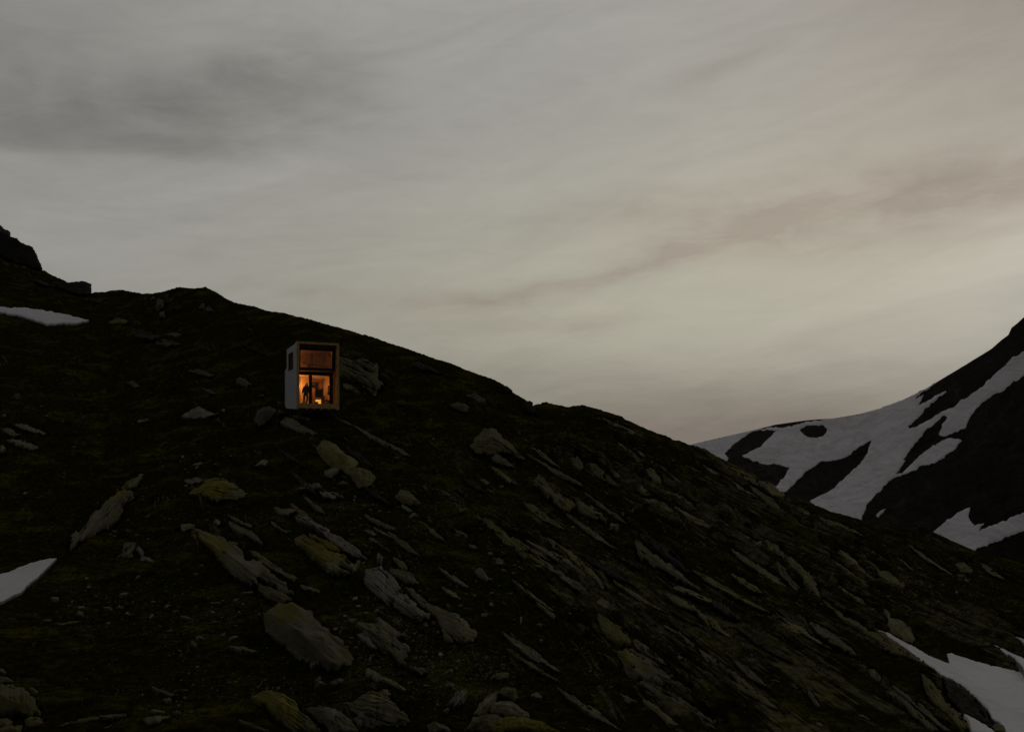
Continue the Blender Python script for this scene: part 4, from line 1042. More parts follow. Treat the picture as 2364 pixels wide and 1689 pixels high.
around = blur(blur(rockm.astype(float), 12, 18), 9, 12)
rockish = 0.25 + 0.75 * right
bedc = P @ np.array(BED)
bands = fbm(np.stack([bedc / 2.2 + 0.25 * fbm(P / 9.0, 2, 70), P[..., 1] / 34.0, P[..., 0] / 34.0], -1), 3, 71)
rockish = np.clip(rockish * (0.62 + 1.5 * bands) + 0.25 * smooth(fbm(P / np.array([5.0, 9.0, 3.0]), 3, 75), 0.05, 0.4) + 0.8 * np.clip(around - 0.05, 0, 0.5), 0, 1)
dz = 0.25 * scale * fbm(P / 5.0, 3, 51) * crest + 0.30 * fbm(P / 14.0, 2, 50) * crest * smooth(Vv, 1720, 1500)
dz = dz + 0.085 * scale * fbm(P / np.array([1.3, 0.9, 1.0]), 4, 52) * (0.35 + 0.65 * crest)
# combed, terraced turf: short steps across the slope
dz = dz + 0.075 * scale * ridged(np.stack([P[..., 0] * 0.25, P[..., 1] * 0.12, P[..., 2] * 2.2], -1), 3, 53) * (0.25 + 0.75 * crest)
# strata: ribs where the beds come to the surface
wob = 0.5 * fbm(P / 4.0, 3, 54)
for lay, amp in ((1.3, 0.50), (0.40, 0.17)):
    w = (bedc + wob) / lay + 0.8 * fbm(np.stack([bedc / lay, P[..., 1] * 0.15, P[..., 0] * 0.15], -1), 2, 56)
    ci = np.floor(w); fr = w - ci
    hvv = _hash(ci.astype(np.int64), np.zeros(ci.shape, np.int64), np.full(ci.shape, int(lay * 100)), 8)
    dz = dz + amp * scale * rockish * (0.3 + 0.7 * crest) * hvv * smooth(fr, 0, 0.15) * (1 - smooth(fr, 0.35, 1.0))
dz = dz + 0.030 * scale * fbm(P / 0.22, 2, 58)
dz = dz * free - 0.14 * (1 - free) * np.clip(dep / 60, 0.5, 1.6)
# level shelf cut for the cabin
rel = P - CABIN
lx = rel @ CX; ly = rel @ CY
g = smooth(np.maximum(np.maximum(-1.2 - lx, lx - 4.4), np.maximum(-0.3 - ly, ly - 6.4)), 1.6, 0.0)
zt = CABIN[2] - 0.30 + 0.05 * np.clip(ly, 0, 6) + 0.06 * fbm(P / 0.6, 3, 60)
z = P[..., 2] + dz
z = np.where(z > zt, z * (1 - g) + zt * g, z)
P[..., 2] = z
near_rows = []
for dd, zz in ((1.0, -1.75), (3.0, -1.85), (6.0, -2.6), (10.0, -3.75), (15.0, -5.05), (20.0, -6.2)):
    r = ray(hu, np.full(len(hu), HV)) * dd
    r[:, 2] = zz
    near_rows.append(r)
near_rows = np.array(near_rows)
back1 = P[-1] * np.array([1.15, 1.15, 1.0]); back1[:, 2] = P[-1, :, 2] - 0.05 * P[-1, :, 1]
back2 = P[-1] * np.array([1.7, 1.7, 1.0]); back2[:, 2] = P[-1, :, 2] - 0.45 * P[-1, :, 1]
PT = np.concatenate([near_rows, P, back1[None], back2[None]])
rk = np.concatenate([np.zeros((len(near_rows), len(hu))), rockish * np.where(free > 0.5, 1, 0.6), np.zeros((2, len(hu)))])
ny, nx = PT.shape[:2]
q = grid_faces(np.ones((ny, nx), bool))[:, ::-1]
me = mesh_np('hillside', PT.reshape(-1, 3), quads=q)
set_attr(me, 'rock', rk.ravel())
hill = link('hill', me, M_TURF)
hill['kind'] = 'structure'
# valley floor and land behind the camera
bm = bmesh.new()
n = 48
ring0 = [bm.verts.new((2500 * math.cos(2 * math.pi * k / n), 2500 * math.sin(2 * math.pi * k / n), -75.0)) for k in range(n)]
bm.faces.new(ring0)
vf = bm_obj('valley_ground', bm, M_TURF); vf['kind'] = 'structure'

HN = P.shape


def hill_point(u, v):
    """Surface point of the finished hillside under the sight line (nearest mesh column and row)."""
    i = int(np.clip(np.searchsorted(hu, u), 0, len(hu) - 1))
    vr = f_ridge(u)
    t = (V0 - v) / (V0 - vr)
    j = int(np.clip(np.searchsorted(hv, t), 1, len(hv) - 2))
    return P[j, i], mask[j, i], free[j, i]


# ------------------------------------------------------------------ loose stones
def flake_mesh(name, seed, flat):
    r = random.Random(seed)
    bm = bmesh.new()
    for k in range(16):
        a = r.uniform(0, 2 * math.pi); rr = r.uniform(0.55, 1.0)
        bm.verts.new((rr * math.cos(a), rr * math.sin(a) * r.uniform(0.45, 0.75), r.uniform(-1, 1) * flat))
    res = bmesh.ops.convex_hull(bm, input=bm.verts[:])
    junk = [g for g in res['geom_interior'] if isinstance(g, bmesh.types.BMVert)]
    bmesh.ops.delete(bm, geom=junk, context='VERTS')
    bmesh.ops.bevel(bm, geom=bm.edges[:], offset=0.05, segments=1, affect='EDGES')
    bmesh.ops.recalc_face_normals(bm, faces=bm.faces)
    me = bpy.data.meshes.new(name)
    bm.to_mesh(me); bm.free()
    return me


STONE_MATS = [M_PALE, M_PALE, M_OLIVE, M_GREY]
PROTO = []
for i in range(16):
    me = flake_mesh('stone_flake', 100 + i, random.choice((0.18, 0.25, 0.35)))
    me.materials.append(STONE_MATS[i % 4])
    PROTO.append(me)


def stone_frame(p, size, rnd):
    rot = Matrix.Rotation(rnd.uniform(0, 2 * math.pi), 4, 'Z')
    tilt = Matrix.Rotation(rnd.gauss(0.35, 0.28), 4, Vector((1, rnd.gauss(0, 0.5), 0)).normalized())
    return Matrix.Translation(Vector(p) + Vector((0, 0, 0.12 * size))) @ tilt @ rot @ Matrix.Diagonal((size, size, size, 1))


SPREADS = [
    ((330, 1390, 200, 75), 24, (5, 13), 'small stone flake in the scatter right of the lower snow tongue'),
    ((520, 1420, 60, 60), 12, (4, 10), 'small chip in the dark grass left of the biggest boulder'),
    ((880, 1480, 75, 80), 36, (5, 14), 'angular stone in the rubble round the worn bluish slab'),
    ((1010, 1420, 70, 70), 24, (5, 13), 'flat stone in the rubble downhill of the largest pale fissured slab'),
    ((1060, 1560, 110, 75), 24, (4, 11), 'small stone in the brown gravel around the pale standing flake'),
    ((640, 1580, 100, 40), 14, (4, 11), 'little stone on rusty heath between the biggest boulder and the lower edge'),
    ((470, 1080, 90, 45), 16, (4, 12), 'pale chip in the grass above the yellow capped boulder'),
    ((260, 1230, 130, 80), 16, (4, 10), 'small stone on dark grass near the opposite slanting wall of rock'),
    ((830, 1180, 110, 80), 22, (4, 11), 'chip lying along the pale crest of rock in mid slope'),
    ((420, 1580, 70, 90), 14, (4, 12), 'small tan stone on the heath in the lower left grass'),
    ((1370, 1190, 90, 60), 18, (4, 9), 'pale crumb of stone on the slope beyond the dark leaf shaped slab'),
    ((1130, 1320, 70, 60), 12, (5, 12), 'stone lying on dark turf below the low grey rock'),
    ((2110, 1350, 130, 50), 22, (5, 12), 'stone in the rubble slope above the lower right snowfield'),
    ((1850, 1330, 120, 70), 14, (4, 9), 'small stone on dark heath below the tall lichened fin'),
    ((130, 960, 140, 60), 12, (4, 9), 'pale speck of stone on the heath around the stacked ledges'),
    ((950, 1010, 150, 60), 12, (4, 8), 'little stone near the straight rock strip below the cabin'),
]
rnd = random.Random(5)
for (cx, cy, rx, ry), cnt, (s0, s1), lab in SPREADS:
    got = tries = 0
    while got < cnt and tries < 4000:
        tries += 1
        u = cx + rx * max(-1.6, min(1.6, rnd.gauss(0, 0.55))); v = cy + ry * max(-1.6, min(1.6, rnd.gauss(0, 0.55)))
        if not (6 < u < 2358 and v < 1680): continue
        p, m, fr = hill_point(u, v)
        if m or fr < 0.9: continue
        d = p[1]
        size = rnd.uniform(s0, s1) * 0.78 * d / F * (1.25 if rnd.random() < 0.15 else 1)
        o = link('stone_flake', rnd.choice(PROTO))
        o.matrix_world = stone_frame(p, size, rnd)
        tag(o, lab, 'stone', lab.replace('small ', '').replace('little ', ''))
        got += 1

# scree too small and too plentiful to count
VS, FS, base = [], [], 0
cov = []
flk = []
for i in range(10):
    me = flake_mesh('x', 300 + i, random.choice((0.15, 0.25, 0.4)))
    co = np.array([v.co[:] for v in me.vertices]); me.calc_loop_triangles()
    tr = np.array([t.vertices[:] for t in me.loop_triangles])
    bmx = bmesh.new()
    flk.append((co, tr)); bpy.data.meshes.remove(me); bmx.free()
SCREE = [((320, 1390, 260, 90), 750, 2, 6), ((600, 1560, 420, 110), 1000, 2, 6), ((900, 1480, 170, 120), 1200, 2, 6), ((1080, 1570, 170, 100), 900, 2, 6),
         ((900, 1230, 300, 140), 650, 2, 5.5), ((300, 1180, 330, 160), 600, 1.6, 5), ((1750, 1330, 560, 260), 1700, 1.8, 6), ((1450, 1150, 330, 130), 700, 1.8, 5),
         ((2120, 1350, 260, 90), 1000, 2, 6), ((1500, 1560, 360, 130), 900, 1.8, 6), ((250, 860, 400, 130), 450, 1.4, 4), ((1050, 1010, 330, 100), 450, 1.4, 4), ((1180, 1230, 1180, 320), 1500, 1.4, 5)]
nprng = random.Random(9)
for (cx, cy, rx, ry), cnt, s0, s1 in SCREE:
    for _ in range(cnt):
        u = cx + rx * nprng.gauss(0, 0.5); v = cy + ry * nprng.gauss(0, 0.5)
        if not (-60 < u < 2424) or v > 1740: continue
        if v < f_ridge(u) + 12: continue
        p, m, fr = hill_point(u, v)
        if m: continue
        size = (s0 + (s1 - s0) * nprng.random() ** 2.0) * 0.72 * p[1] / F
        Mx = np.array(stone_frame(p, size, nprng))
        co, tr = nprng.choice(flk)
        VS.append(co @ Mx[:3, :3].T + Mx[:3, 3]); FS.append(tr + base); base += len(co)
me = mesh_np('scree', np.concatenate(VS), tris=np.concatenate(FS), smooth_shade=False)
for m_ in (M_GREY, M_PALE, M_OLIVE): me.materials.append(m_)
me.polygons.foreach_set('material_index', np.array([int(k) for k in _hash(np.arange(len(me.polygons)) // 60, np.zeros(len(me.polygons), np.int64), np.zeros(len(me.polygons), np.int64), 3) * 2.99], np.int32))
tag(link('gravel', me), 'loose gravel and tiny stone chips strewn over the turf', 'gravel', None, 'stuff')

# thin splinters of schist lying along the dip of the strata
SPL = [((1500, 1180, 420, 170), 900, 7, 34), ((1750, 1400, 520, 220), 1100, 7, 36), ((2150, 1350, 260, 100), 500, 6, 28), ((1350, 1450, 300, 200), 650, 7, 30),
       ((850, 1200, 330, 150), 420, 6, 26), ((1050, 1050, 330, 90), 330, 6, 24), ((1330, 1010, 220, 60), 330, 5, 22), ((1800, 1200, 260, 60), 330, 6, 26), ((350, 880, 400, 90), 220, 5, 18), ((1250, 1250, 900, 330), 500, 6, 24)]
VS, FS, MI, base = [], [], [], 0
for (cx, cy, rx, ry), cnt, s0, s1 in SPL:
    for _ in range(int(cnt * 0.6)):
        u = cx + rx * nprng.gauss(0, 0.5); v = cy + ry * nprng.gauss(0, 0.5)
        if not (-60 < u < 2424) or v > 1740 or v < f_ridge(u) + 8: continue
        p, m, fr = hill_point(u, v)
        if m: continue
        L_ = (s0 + (s1 - s0) * nprng.random() ** 2.0) * 0.5 * p[1] / F
        d1 = Vector((0.80 + nprng.gauss(0, 0.08), -0.15 + nprng.gauss(0, 0.25), -0.54 + nprng.gauss(0, 0.10))).normalized()
        d3 = Vector((0.35, -0.55 + nprng.gauss(0, 0.2), 0.75)); d3 = (d3 - d1 * d3.dot(d1)).normalized(); d2 = d3.cross(d1)
        Mx = np.array([list(d1 * L_), list(d2 * L_ * nprng.uniform(0.10, 0.30)), list(d3 * L_ * 0.14)])
        co, tr = nprng.choice(flk)
        VS.append(co * np.array([1, 1.4, 3.0]) @ Mx + p + np.array([0, 0, 0.03 * L_])); FS.append(tr + base); base += len(co)
        MI.append(np.full(len(tr), nprng.choice((0, 0, 1, 1, 1, 2))))
me = mesh_np('rubble', np.concatenate(VS), tris=np.concatenate(FS), smooth_shade=False)
for m_ in (M_GREY, M_OLIVE, M_DARK): me.materials.append(m_)
MI = np.concatenate(MI)
if len(MI) == len(me.polygons): me.polygons.foreach_set('material_index', MI.astype(np.int32))
tag(link('rubble', me), 'thin splinters of layered rock lying along the slope', 'rubble', None, 'stuff')

# ------------------------------------------------------------------ turf blades: short tussocks combed downhill
rngg = np.random.default_rng(21)
N = 70000
gu = rngg.uniform(-60, 2424, N)
tt = rngg.random(N) ** 1.1
ii = np.clip(np.searchsorted(hu, gu), 0, len(hu) - 1)
jj = np.clip((tt * 0.985 * (len(hv) - 1)).astype(int), 0, len(hv) - 1)
ok = ~mask[jj, ii] & (free[jj, ii] > 0.6)
ok &= fbm(P[jj, ii] / 3.0, 3, 91) > -0.15 + 0.5 * rockish[jj, ii] - 0.3
ii, jj = ii[ok], jj[ok]
pt = P[jj, ii]; n = len(pt)
sc = np.clip(pt[:, 1] / 50.0, 0.55, 1.8)
BL = 4
pos = np.repeat(pt, BL, 0) + rngg.normal(0, 0.10, (n * BL, 3)) * np.array([1, 1, 0.15]) * np.repeat(sc, BL)[:, None]
s2 = np.repeat(sc, BL)
hgt = rngg.uniform(0.06, 0.17, n * BL) * s2
side = rngg.normal(0, 1, (n * BL, 2)); side /= np.linalg.norm(side, axis=1)[:, None]
wd = 0.022 * s2
lean = np.column_stack([0.55 + rngg.normal(0, 0.5, n * BL), -0.35 + rngg.normal(0, 0.4, n * BL), np.full(n * BL, 0.75)]) * hgt[:, None]
A_ = pos + np.column_stack([side * wd[:, None], np.full(n * BL, -0.03)])
B_ = pos - np.column_stack([side * wd[:, None], np.full(n * BL, 0.03)])
C_ = pos + lean
tri = np.arange(n * BL * 3).reshape(-1, 3)
Vt = np.stack([A_, B_, C_], 1).reshape(-1, 3)
M_GRASS = simple('dry_grass', (0.056, 0.051, 0.0085), 0.9, 0.6, 0.7); M_GRASS.node_tree.nodes['Principled BSDF'].inputs['Specular IOR Level'].default_value = 0.0
tag(link('grass', mesh_np('grass', Vt, tris=tri, smooth_shade=False), M_GRASS), 'short dark alpine grass growing over the slope', 'grass', None, 'stuff')
# ------------------------------------------------------------------ the cabin
M_WHITE = simple('white_cladding', (0.62, 0.62, 0.66), 0.55, 0.05, 1.5)
M_TIMBER = simple('spruce_timber', (0.50, 0.335, 0.130), 0.65, 0.22, 3.0, bump=0.2)
M_PLY = simple('plywood_lining', (0.52, 0.36, 0.19), 0.6, 0.15, 2.0)
M_WOODDARK = simple('smoked_larch', (0.20, 0.10, 0.05), 0.6, 0.25, 4.0)
M_REVEAL = simple('shaded_timber', (0.19, 0.108, 0.047), 0.65, 0.22, 3.0)  # timber in a darker copy, the dimness of the right-hand reveal put into its colour
M_STAIN = simple('stained_plywood', (0.33, 0.175, 0.080), 0.6, 0.22, 2.5)
M_BLACK = simple('black_window_frame', (0.010, 0.010, 0.011), 0.5, 0.1)
M_STEEL = simple('dark_steel', (0.03, 0.03, 0.03), 0.5, 0.2)
M_CLOTH = simple('black_cloth', (0.012, 0.011, 0.012), 0.9, 0.3, 20)
M_BED = simple('pale_green_linen', (0.30, 0.36, 0.28), 0.9, 0.1, 8)
M_POST = simple('painted_post', (0.26, 0.27, 0.14), 0.6, 0.15)
M_SKIN = simple('skin', (0.34, 0.20, 0.14), 0.6, 0.08, 30)
M_HAIR = simple('dark_hair', (0.018, 0.012, 0.008), 0.6, 0.3, 40)
M_JEANS = simple('dark_jeans', (0.014, 0.016, 0.024), 0.9, 0.3, 30)
M_SHOE = simple('grey_shoes', (0.16, 0.15, 0.13), 0.8, 0.2, 20)

m, t, b = material('window_glass')
tr = t.new('ShaderNodeBsdfTransparent'); gl = t.new('ShaderNodeBsdfGlossy'); gl.inputs['Roughness'].default_value = 0.02
tr.inputs['Color'].default_value = (0.90, 0.92, 0.90, 1)
fr = t.new('ShaderNodeFresnel'); fr.inputs['IOR'].default_value = 1.45
ms = t.new('ShaderNodeMixShader')
t.put(ms.inputs[0], t.math('MULTIPLY', fr.outputs[0], 0.6)); t.l.new(tr.outputs[0], ms.inputs[1]); t.l.new(gl.outputs[0], ms.inputs[2])
t.l.new(ms.outputs[0], m.node_tree.nodes['Material Output'].inputs['Surface'])
M_GLASS = m
m, t, b = material('lamp_glow')
em = t.new('ShaderNodeEmission'); em.inputs['Strength'].default_value = 1.0
pos = t.new('ShaderNodeNewGeometry').outputs['Position']
t.put(em.inputs['Color'], t.mix(t.ramp(t.noise(pos, 3.0, 2), 0.35, 0.65), (1.0, 0.36, 0.045), (1.0, 0.50, 0.09)))
t.l.new(em.outputs[0], m.node_tree.nodes['Material Output'].inputs['Surface'])
M_GLOW = m

ROTC = Matrix.Translation(Vector(CABIN)) @ Matrix.Rotation(CAB_RZ, 4, 'Z')


def cab_empty(name, at):
    w = ROTC @ Vector(at)
    return empty(name, w, CAB_RZ)


def boxes(name, lst, mat, parent, at=(0, 0, 0), bevel=0.006):
    bm = bmesh.new()
    for b_ in lst:
        box(bm, b_[0] - at[0], b_[1] - at[0], b_[2] - at[1], b_[3] - at[1], b_[4] - at[2], b_[5] - at[2], bevel)
    return bm_obj(name, bm, mat, parent)


W, HF, HR = 3.53, 5.64, 5.47
cabin = cab_empty('cabin', (0, 0, 0))
tag(cabin, 'tall narrow two storey cabin with lit windows standing alone on the slope', 'cabin')
# side walls: white panels whose back is stepped, lower part longer than the upper
PROF_OUT = [(0.0, 0.0), (4.5, 0.33), (5.36, 0.62), (5.36, 3.67), (4.5, 3.85), (4.5, HR), (0.98, 5.52), (0.0, HF)]


def wall_with_hole(name, x0, x1, hole, mat):
    bm = bmesh.new()
    if hole is None:
        prism(bm, PROF_OUT, x0, x1)
    else:
        a0, a1, b0, b1 = hole
        def zb(y): return 0.33 * y / 4.5 if y <= 4.5 else 0.33
        def zt(y): return HF - (HF - 5.52) * y / 0.98 if y < 0.98 else 5.52 - 0.05 * (y - 0.98) / 3.52
        prism(bm, [(0, 0), (a0, zb(a0)), (a0, zt(a0)), (0.98, 5.52), (0, HF)], x0, x1)
        prism(bm, [(a0, zb(a0)), (a1, zb(a1)), (a1, b0), (a0, b0)], x0, x1)
        prism(bm, [(a0, b1), (a1, b1), (a1, zt(a1)), (a0, zt(a0))], x0, x1)
        prism(bm, [(a1, zb(a1)), (4.5, 0.33), (4.5, HR), (a1, zt(a1))], x0, x1)
        prism(bm, [(4.5, 0.33), (5.36, 0.62), (5.36, 3.67), (4.5, 3.85)], x0, x1)
        bmesh.ops.remove_doubles(bm, verts=bm.verts, dist=1e-4)
    return bm_obj(name, bm, mat, cabin)


wl = wall_with_hole('wall', -0.03, 0.028, (1.51, 3.61, 3.48, 4.97), M_WHITE)
wr = wall_with_hole('wall', W - 0.028, W + 0.03, None, M_WHITE)
wb = boxes('wall', [(0.03, W - 0.03, 5.28, 5.355, 0.62, 3.62), (0.03, W - 0.03, 4.42, 4.495, 3.80, 5.40)], M_WHITE, cabin, bevel=0)
bm = bmesh.new()
prism(bm, [(0.19, HF - 0.20), (0.98, 5.33), (4.5, 5.29), (4.5, 5.465), (0.98, 5.515), (0.19, HF - 0.02)], 0.031, W - 0.031)
prism(bm, [(4.497, 3.70), (5.35, 3.55), (5.35, 3.665), (4.497, 3.845)], 0.031, W - 0.031)
bm_obj('roof', bm, M_TIMBER, cabin)
sw = boxes('window', [(-0.05, 0.05, 1.515, 1.57, 3.485, 4.965), (-0.05, 0.05, 3.55, 3.605, 3.485, 4.965), (-0.05, 0.05, 1.57, 3.55, 3.485, 3.545), (-0.05, 0.05, 1.57, 3.55, 4.905, 4.965)], M_BLACK, wl)
boxes('pane', [(-0.03, -0.02, 1.57, 3.55, 3.545, 4.905)], M_GLASS, sw, bevel=0)
boxes('blind', [(0.06, 0.075, 1.53, 3.59, 3.45, 5.0)], M_WOODDARK, sw, bevel=0)
# timber surround of the front
boxes('post', [(-0.032, 0.20, -0.06, -0.003, 0.0, HF - 0.192), (0.032, 0.20, -0.003, 0.24, 0.0, HF - 0.192)], M_TIMBER, cabin)
boxes('post', [(W - 0.20, W + 0.032, -0.06, -0.003, -0.01, HF - 0.192), (W - 0.20, W - 0.032, -0.003, 0.24, -0.01, HF - 0.192)], M_TIMBER, cabin)
boxes('lintel', [(-0.032, W + 0.032, -0.062, -0.003, HF - 0.188, HF + 0.004), (0.032, W - 0.032, -0.003, 0.185, HF - 0.188, HF - 0.004)], M_TIMBER, cabin)
boxes('sill_board', [(0.202, W - 0.202, -0.03, 0.05, 0.09, 0.45)], M_TIMBER, cabin)
# reveals, soffit, floors and lining
boxes('lining', [(0.032, 0.19, 0.241, 5.27, 0.50, 3.28)], M_PLY, cabin, bevel=0)
boxes('lining', [(0.032, 0.19, 0.241, 4.41, 3.37, 5.28)], M_TIMBER, cabin, bevel=0)
boxes('reveal', [(W - 0.19, W - 0.032, 0.241, 1.60, 0.50, 3.28)], M_REVEAL, cabin, bevel=0)
boxes('lining', [(W - 0.19, W - 0.032, 1.602, 5.27, 0.50, 3.28)], M_PLY, cabin, bevel=0)
boxes('lining', [(W - 0.19, W - 0.032, 0.241, 4.41, 3.37, 5.28)], M_TIMBER, cabin, bevel=0)
boxes('deck', [(0.034, W - 0.034, 0.052, 5.27, 0.38, 0.495)], M_TIMBER, cabin, bevel=0)
boxes('room_floor', [(0.192, W - 0.192, 1.62, 5.27, 0.497, 0.615)], M_PLY, cabin, bevel=0)
boxes('storey_floor', [(0.034, W - 0.034, 0.50, 5.27, 3.282, 3.365)], M_WOODDARK, cabin, bevel=0)
boxes('ceiling_lining', [(0.192, W - 0.192, 1.70, 5.27, 3.08, 3.278)], M_PLY, cabin, bevel=0)
boxes('back_lining', [(0.192, W - 0.192, 5.18, 5.27, 0.617, 3.078)], M_STAIN, cabin, bevel=0)
boxes('back_lining', [(0.192, W - 0.192, 4.33, 4.41, 3.367, 5.28)], M_PLY, cabin, bevel=0)
boxes('partition', [(0.192, 1.72, 3.30, 3.38, 0.617, 3.078)], M_PLY, cabin, bevel=0)
bm = bmesh.new()
prism(bm, [(0.60, 5.20), (1.2, 5.28), (4.32, 5.16), (4.32, 5.28), (0.60, 5.32)], 0.192, W - 0.192)
bm_obj('attic_lining', bm, M_PLY, cabin)
# upper window
uf = boxes('window', [(0.20, 0.40, 0.54, 0.62, 3.368, 5.28), (3.09, 3.335, 0.54, 0.62, 3.368, 5.28), (0.40, 3.09, 0.54, 0.62, 3.368, 3.55), (0.40, 3.09, 0.54, 0.62, 5.01, 5.28)], M_BLACK, cabin)
boxes('pane', [(0.40, 3.09, 0.575, 0.585, 3.55, 5.01)], M_GLASS, uf, bevel=0)
# the mark on the glass: a ring and an arch, each with one squared corner
bm = bmesh.new()


def mark(cx, cz, r, w, arch):
    def arc(a0, a1, n=14):
        for k in range(n):
            a = math.radians(a0 + (a1 - a0) * k / n); c = math.radians(a0 + (a1 - a0) * (k + 1) / n)
            quad = [(cx + rr * math.cos(x), cz + rr * math.sin(x)) for rr, x in ((r, a), (r, c), (r - w, c), (r - w, a))]
            prism(bm, [(p[0], p[1]) for p in quad], 0.562, 0.574, 'y')
    if arch:
        arc(90, 180)
        box(bm, cx - r, cx - r + w, 0.562, 0.574, cz - 0.075, cz)
        box(bm, cx + r - w, cx + r, 0.562, 0.574, cz - 0.075, cz + r - w)
        box(bm, cx, cx + r + 0.012, 0.562, 0.574, cz + r - w, cz + r)
    else:
        arc(90, 360)
        box(bm, cx + r - w, cx + r, 0.562, 0.574, cz, cz + r - w)
        box(bm, cx, cx + r + 0.012, 0.562, 0.574, cz + r - w, cz + r)


mark(2.875, 4.80, 0.088, 0.034, False)
mark(2.875, 4.585, 0.088, 0.034, True)
bm_obj('logo', bm, M_BLACK, uf)
# lower glazed door
gd = boxes('glazed_door', [(0.195, 0.46, 1.57, 1.65, 0.50, 3.278), (3.09, 3.335, 1.57, 1.65, 0.50, 3.278), (1.32, 1.58, 1.55, 1.66, 0.61, 3.02), (0.46, 3.09, 1.57, 1.65, 3.02, 3.278), (0.46, 3.09, 1.57, 1.65, 0.50, 0.61)], M_BLACK, cabin)
boxes('pane', [(0.46, 1.32, 1.60, 1.61, 0.61, 3.02)], M_GLASS, gd, bevel=0)
boxes('pane', [(1.58, 3.09, 1.60, 1.61, 0.61, 3.02)], M_GLASS, gd, bevel=0)
bm = bmesh.new()
tube(bm, [(0.52, 1.55, 1.50), (0.52, 1.50, 1.50), (0.62, 1.50, 1.50)], 0.015)
box(bm, 0.535, 0.575, 1.53, 1.568, 0.62, 2.9)
bm_obj('handle', bm, M_BLACK, gd)
# bearers and feet below
for yy in (0.35, 2.3, 4.1):
    boxes('bearer', [(0.05, W - 0.05, yy - 0.09, yy + 0.09, 0.12 if yy < 1 else 0.25, 0.372)], M_WOODDARK, cabin)
for xx in (0.85, 1.45, 2.05, 2.65):
    boxes('joist', [(xx - 0.05, xx + 0.05, 0.02, 3.9, -0.02, 0.085)], M_TIMBER, cabin)
for xx in (0.25, W - 0.25):
    for yy in (0.35, 3.6):
        boxes('foot', [(xx - 0.12, xx + 0.12, yy - 0.12, yy + 0.12, -0.75, -0.025 if yy < 1 else 0.2)], M_STEEL, cabin)

# ------------------------------------------------------------------ things inside
FL = 0.617
# low table with a glowing lamp under it
tb = cab_empty('table', (2.33, 2.62, FL)); tag(tb, 'small dark table standing over the glowing lamp behind the glass door', 'table')
A3 = (2.33, 2.62, FL)
boxes('tabletop', [(2.02, 2.64, 2.36, 2.90, 1.12, 1.24)], M_WOODDARK, tb, A3)
for xx in (2.04, 2.61):
    for yy in (2.39, 2.86):
        boxes('leg', [(xx - 0.02, xx + 0.02, yy - 0.02, yy + 0.02, FL, 1.118)], M_WOODDARK, tb, A3)
lp = cab_empty('lamp', (2.33, 2.66, FL)); tag(lp, 'glowing orange lamp on the cabin floor under the small table', 'lamp')
A4 = (2.33, 2.66, FL)
boxes('lamp_shade', [(2.08, 2.57, 2.58, 2.78, FL + 0.03, 1.03)], M_GLOW, lp, A4, 0.02)
boxes('base', [(2.06, 2.59, 2.56, 2.80, FL, FL + 0.028)], M_STEEL, lp, A4)
st = boxes('stool', [(1.96, 2.25, 2.22, 2.40, 0.78, 0.82), (1.97, 2.00, 2.24, 2.38, FL, 0.779), (2.21, 2.24, 2.24, 2.38, FL, 0.779), (2.0, 2.21, 2.3, 2.33, FL, 0.779)], M_STEEL, None)
st.matrix_world = ROTC; tag(st, 'black footstool in front of the glowing lamp', 'stool')
# armchair
ch = cab_empty('armchair', (2.72, 3.75, FL)); tag(ch, 'dark high backed armchair beside the table inside the cabin', 'armchair')
A5 = (2.72, 3.75, FL)
boxes('seat', [(2.34, 3.06, 3.45, 4.05, 0.95, 1.12)], M_CLOTH, ch, A5, 0.03)
bm = bmesh.new()
prism(bm, [(2.36 - 2.72, 0.52), (2.36 - 2.72, 1.32), (2.60 - 2.72, 1.42), (2.86 - 2.72, 1.45), (3.06 - 2.72, 1.62), (3.06 - 2.72, 0.52)], 0.22, 0.34, 'y')
bm_obj('backrest', bm, M_CLOTH, ch)
for xx in (2.33, 3.02):
    boxes('armrest', [(xx - 0.03, xx + 0.06, 3.42, 3.96, 1.125, 1.42)], M_CLOTH, ch, A5, 0.02)
for xx in (2.38, 3.02):
    for yy in (3.48, 4.02):
        boxes('leg', [(xx - 0.025, xx + 0.025, yy - 0.025, yy + 0.025, FL, 0.948)], M_STEEL, ch, A5)
# shelf with things hanging
sh = cab_empty('wall_shelf', (2.6, 5.17, 2.6)); tag(sh, 'short wooden wall shelf with hooks on the back wall of the cabin', 'shelf')
A6 = (2.6, 5.17, 2.6)
boxes('board', [(2.27, 2.93, 4.97, 5.175, 2.62, 2.66)], M_STEEL, sh, A6)
for xx in (2.45, 2.62, 2.78):
    boxes('hook', [(xx - 0.01, xx + 0.01, 5.10, 5.175, 2.52, 2.60)], M_STEEL, sh, A6, 0)


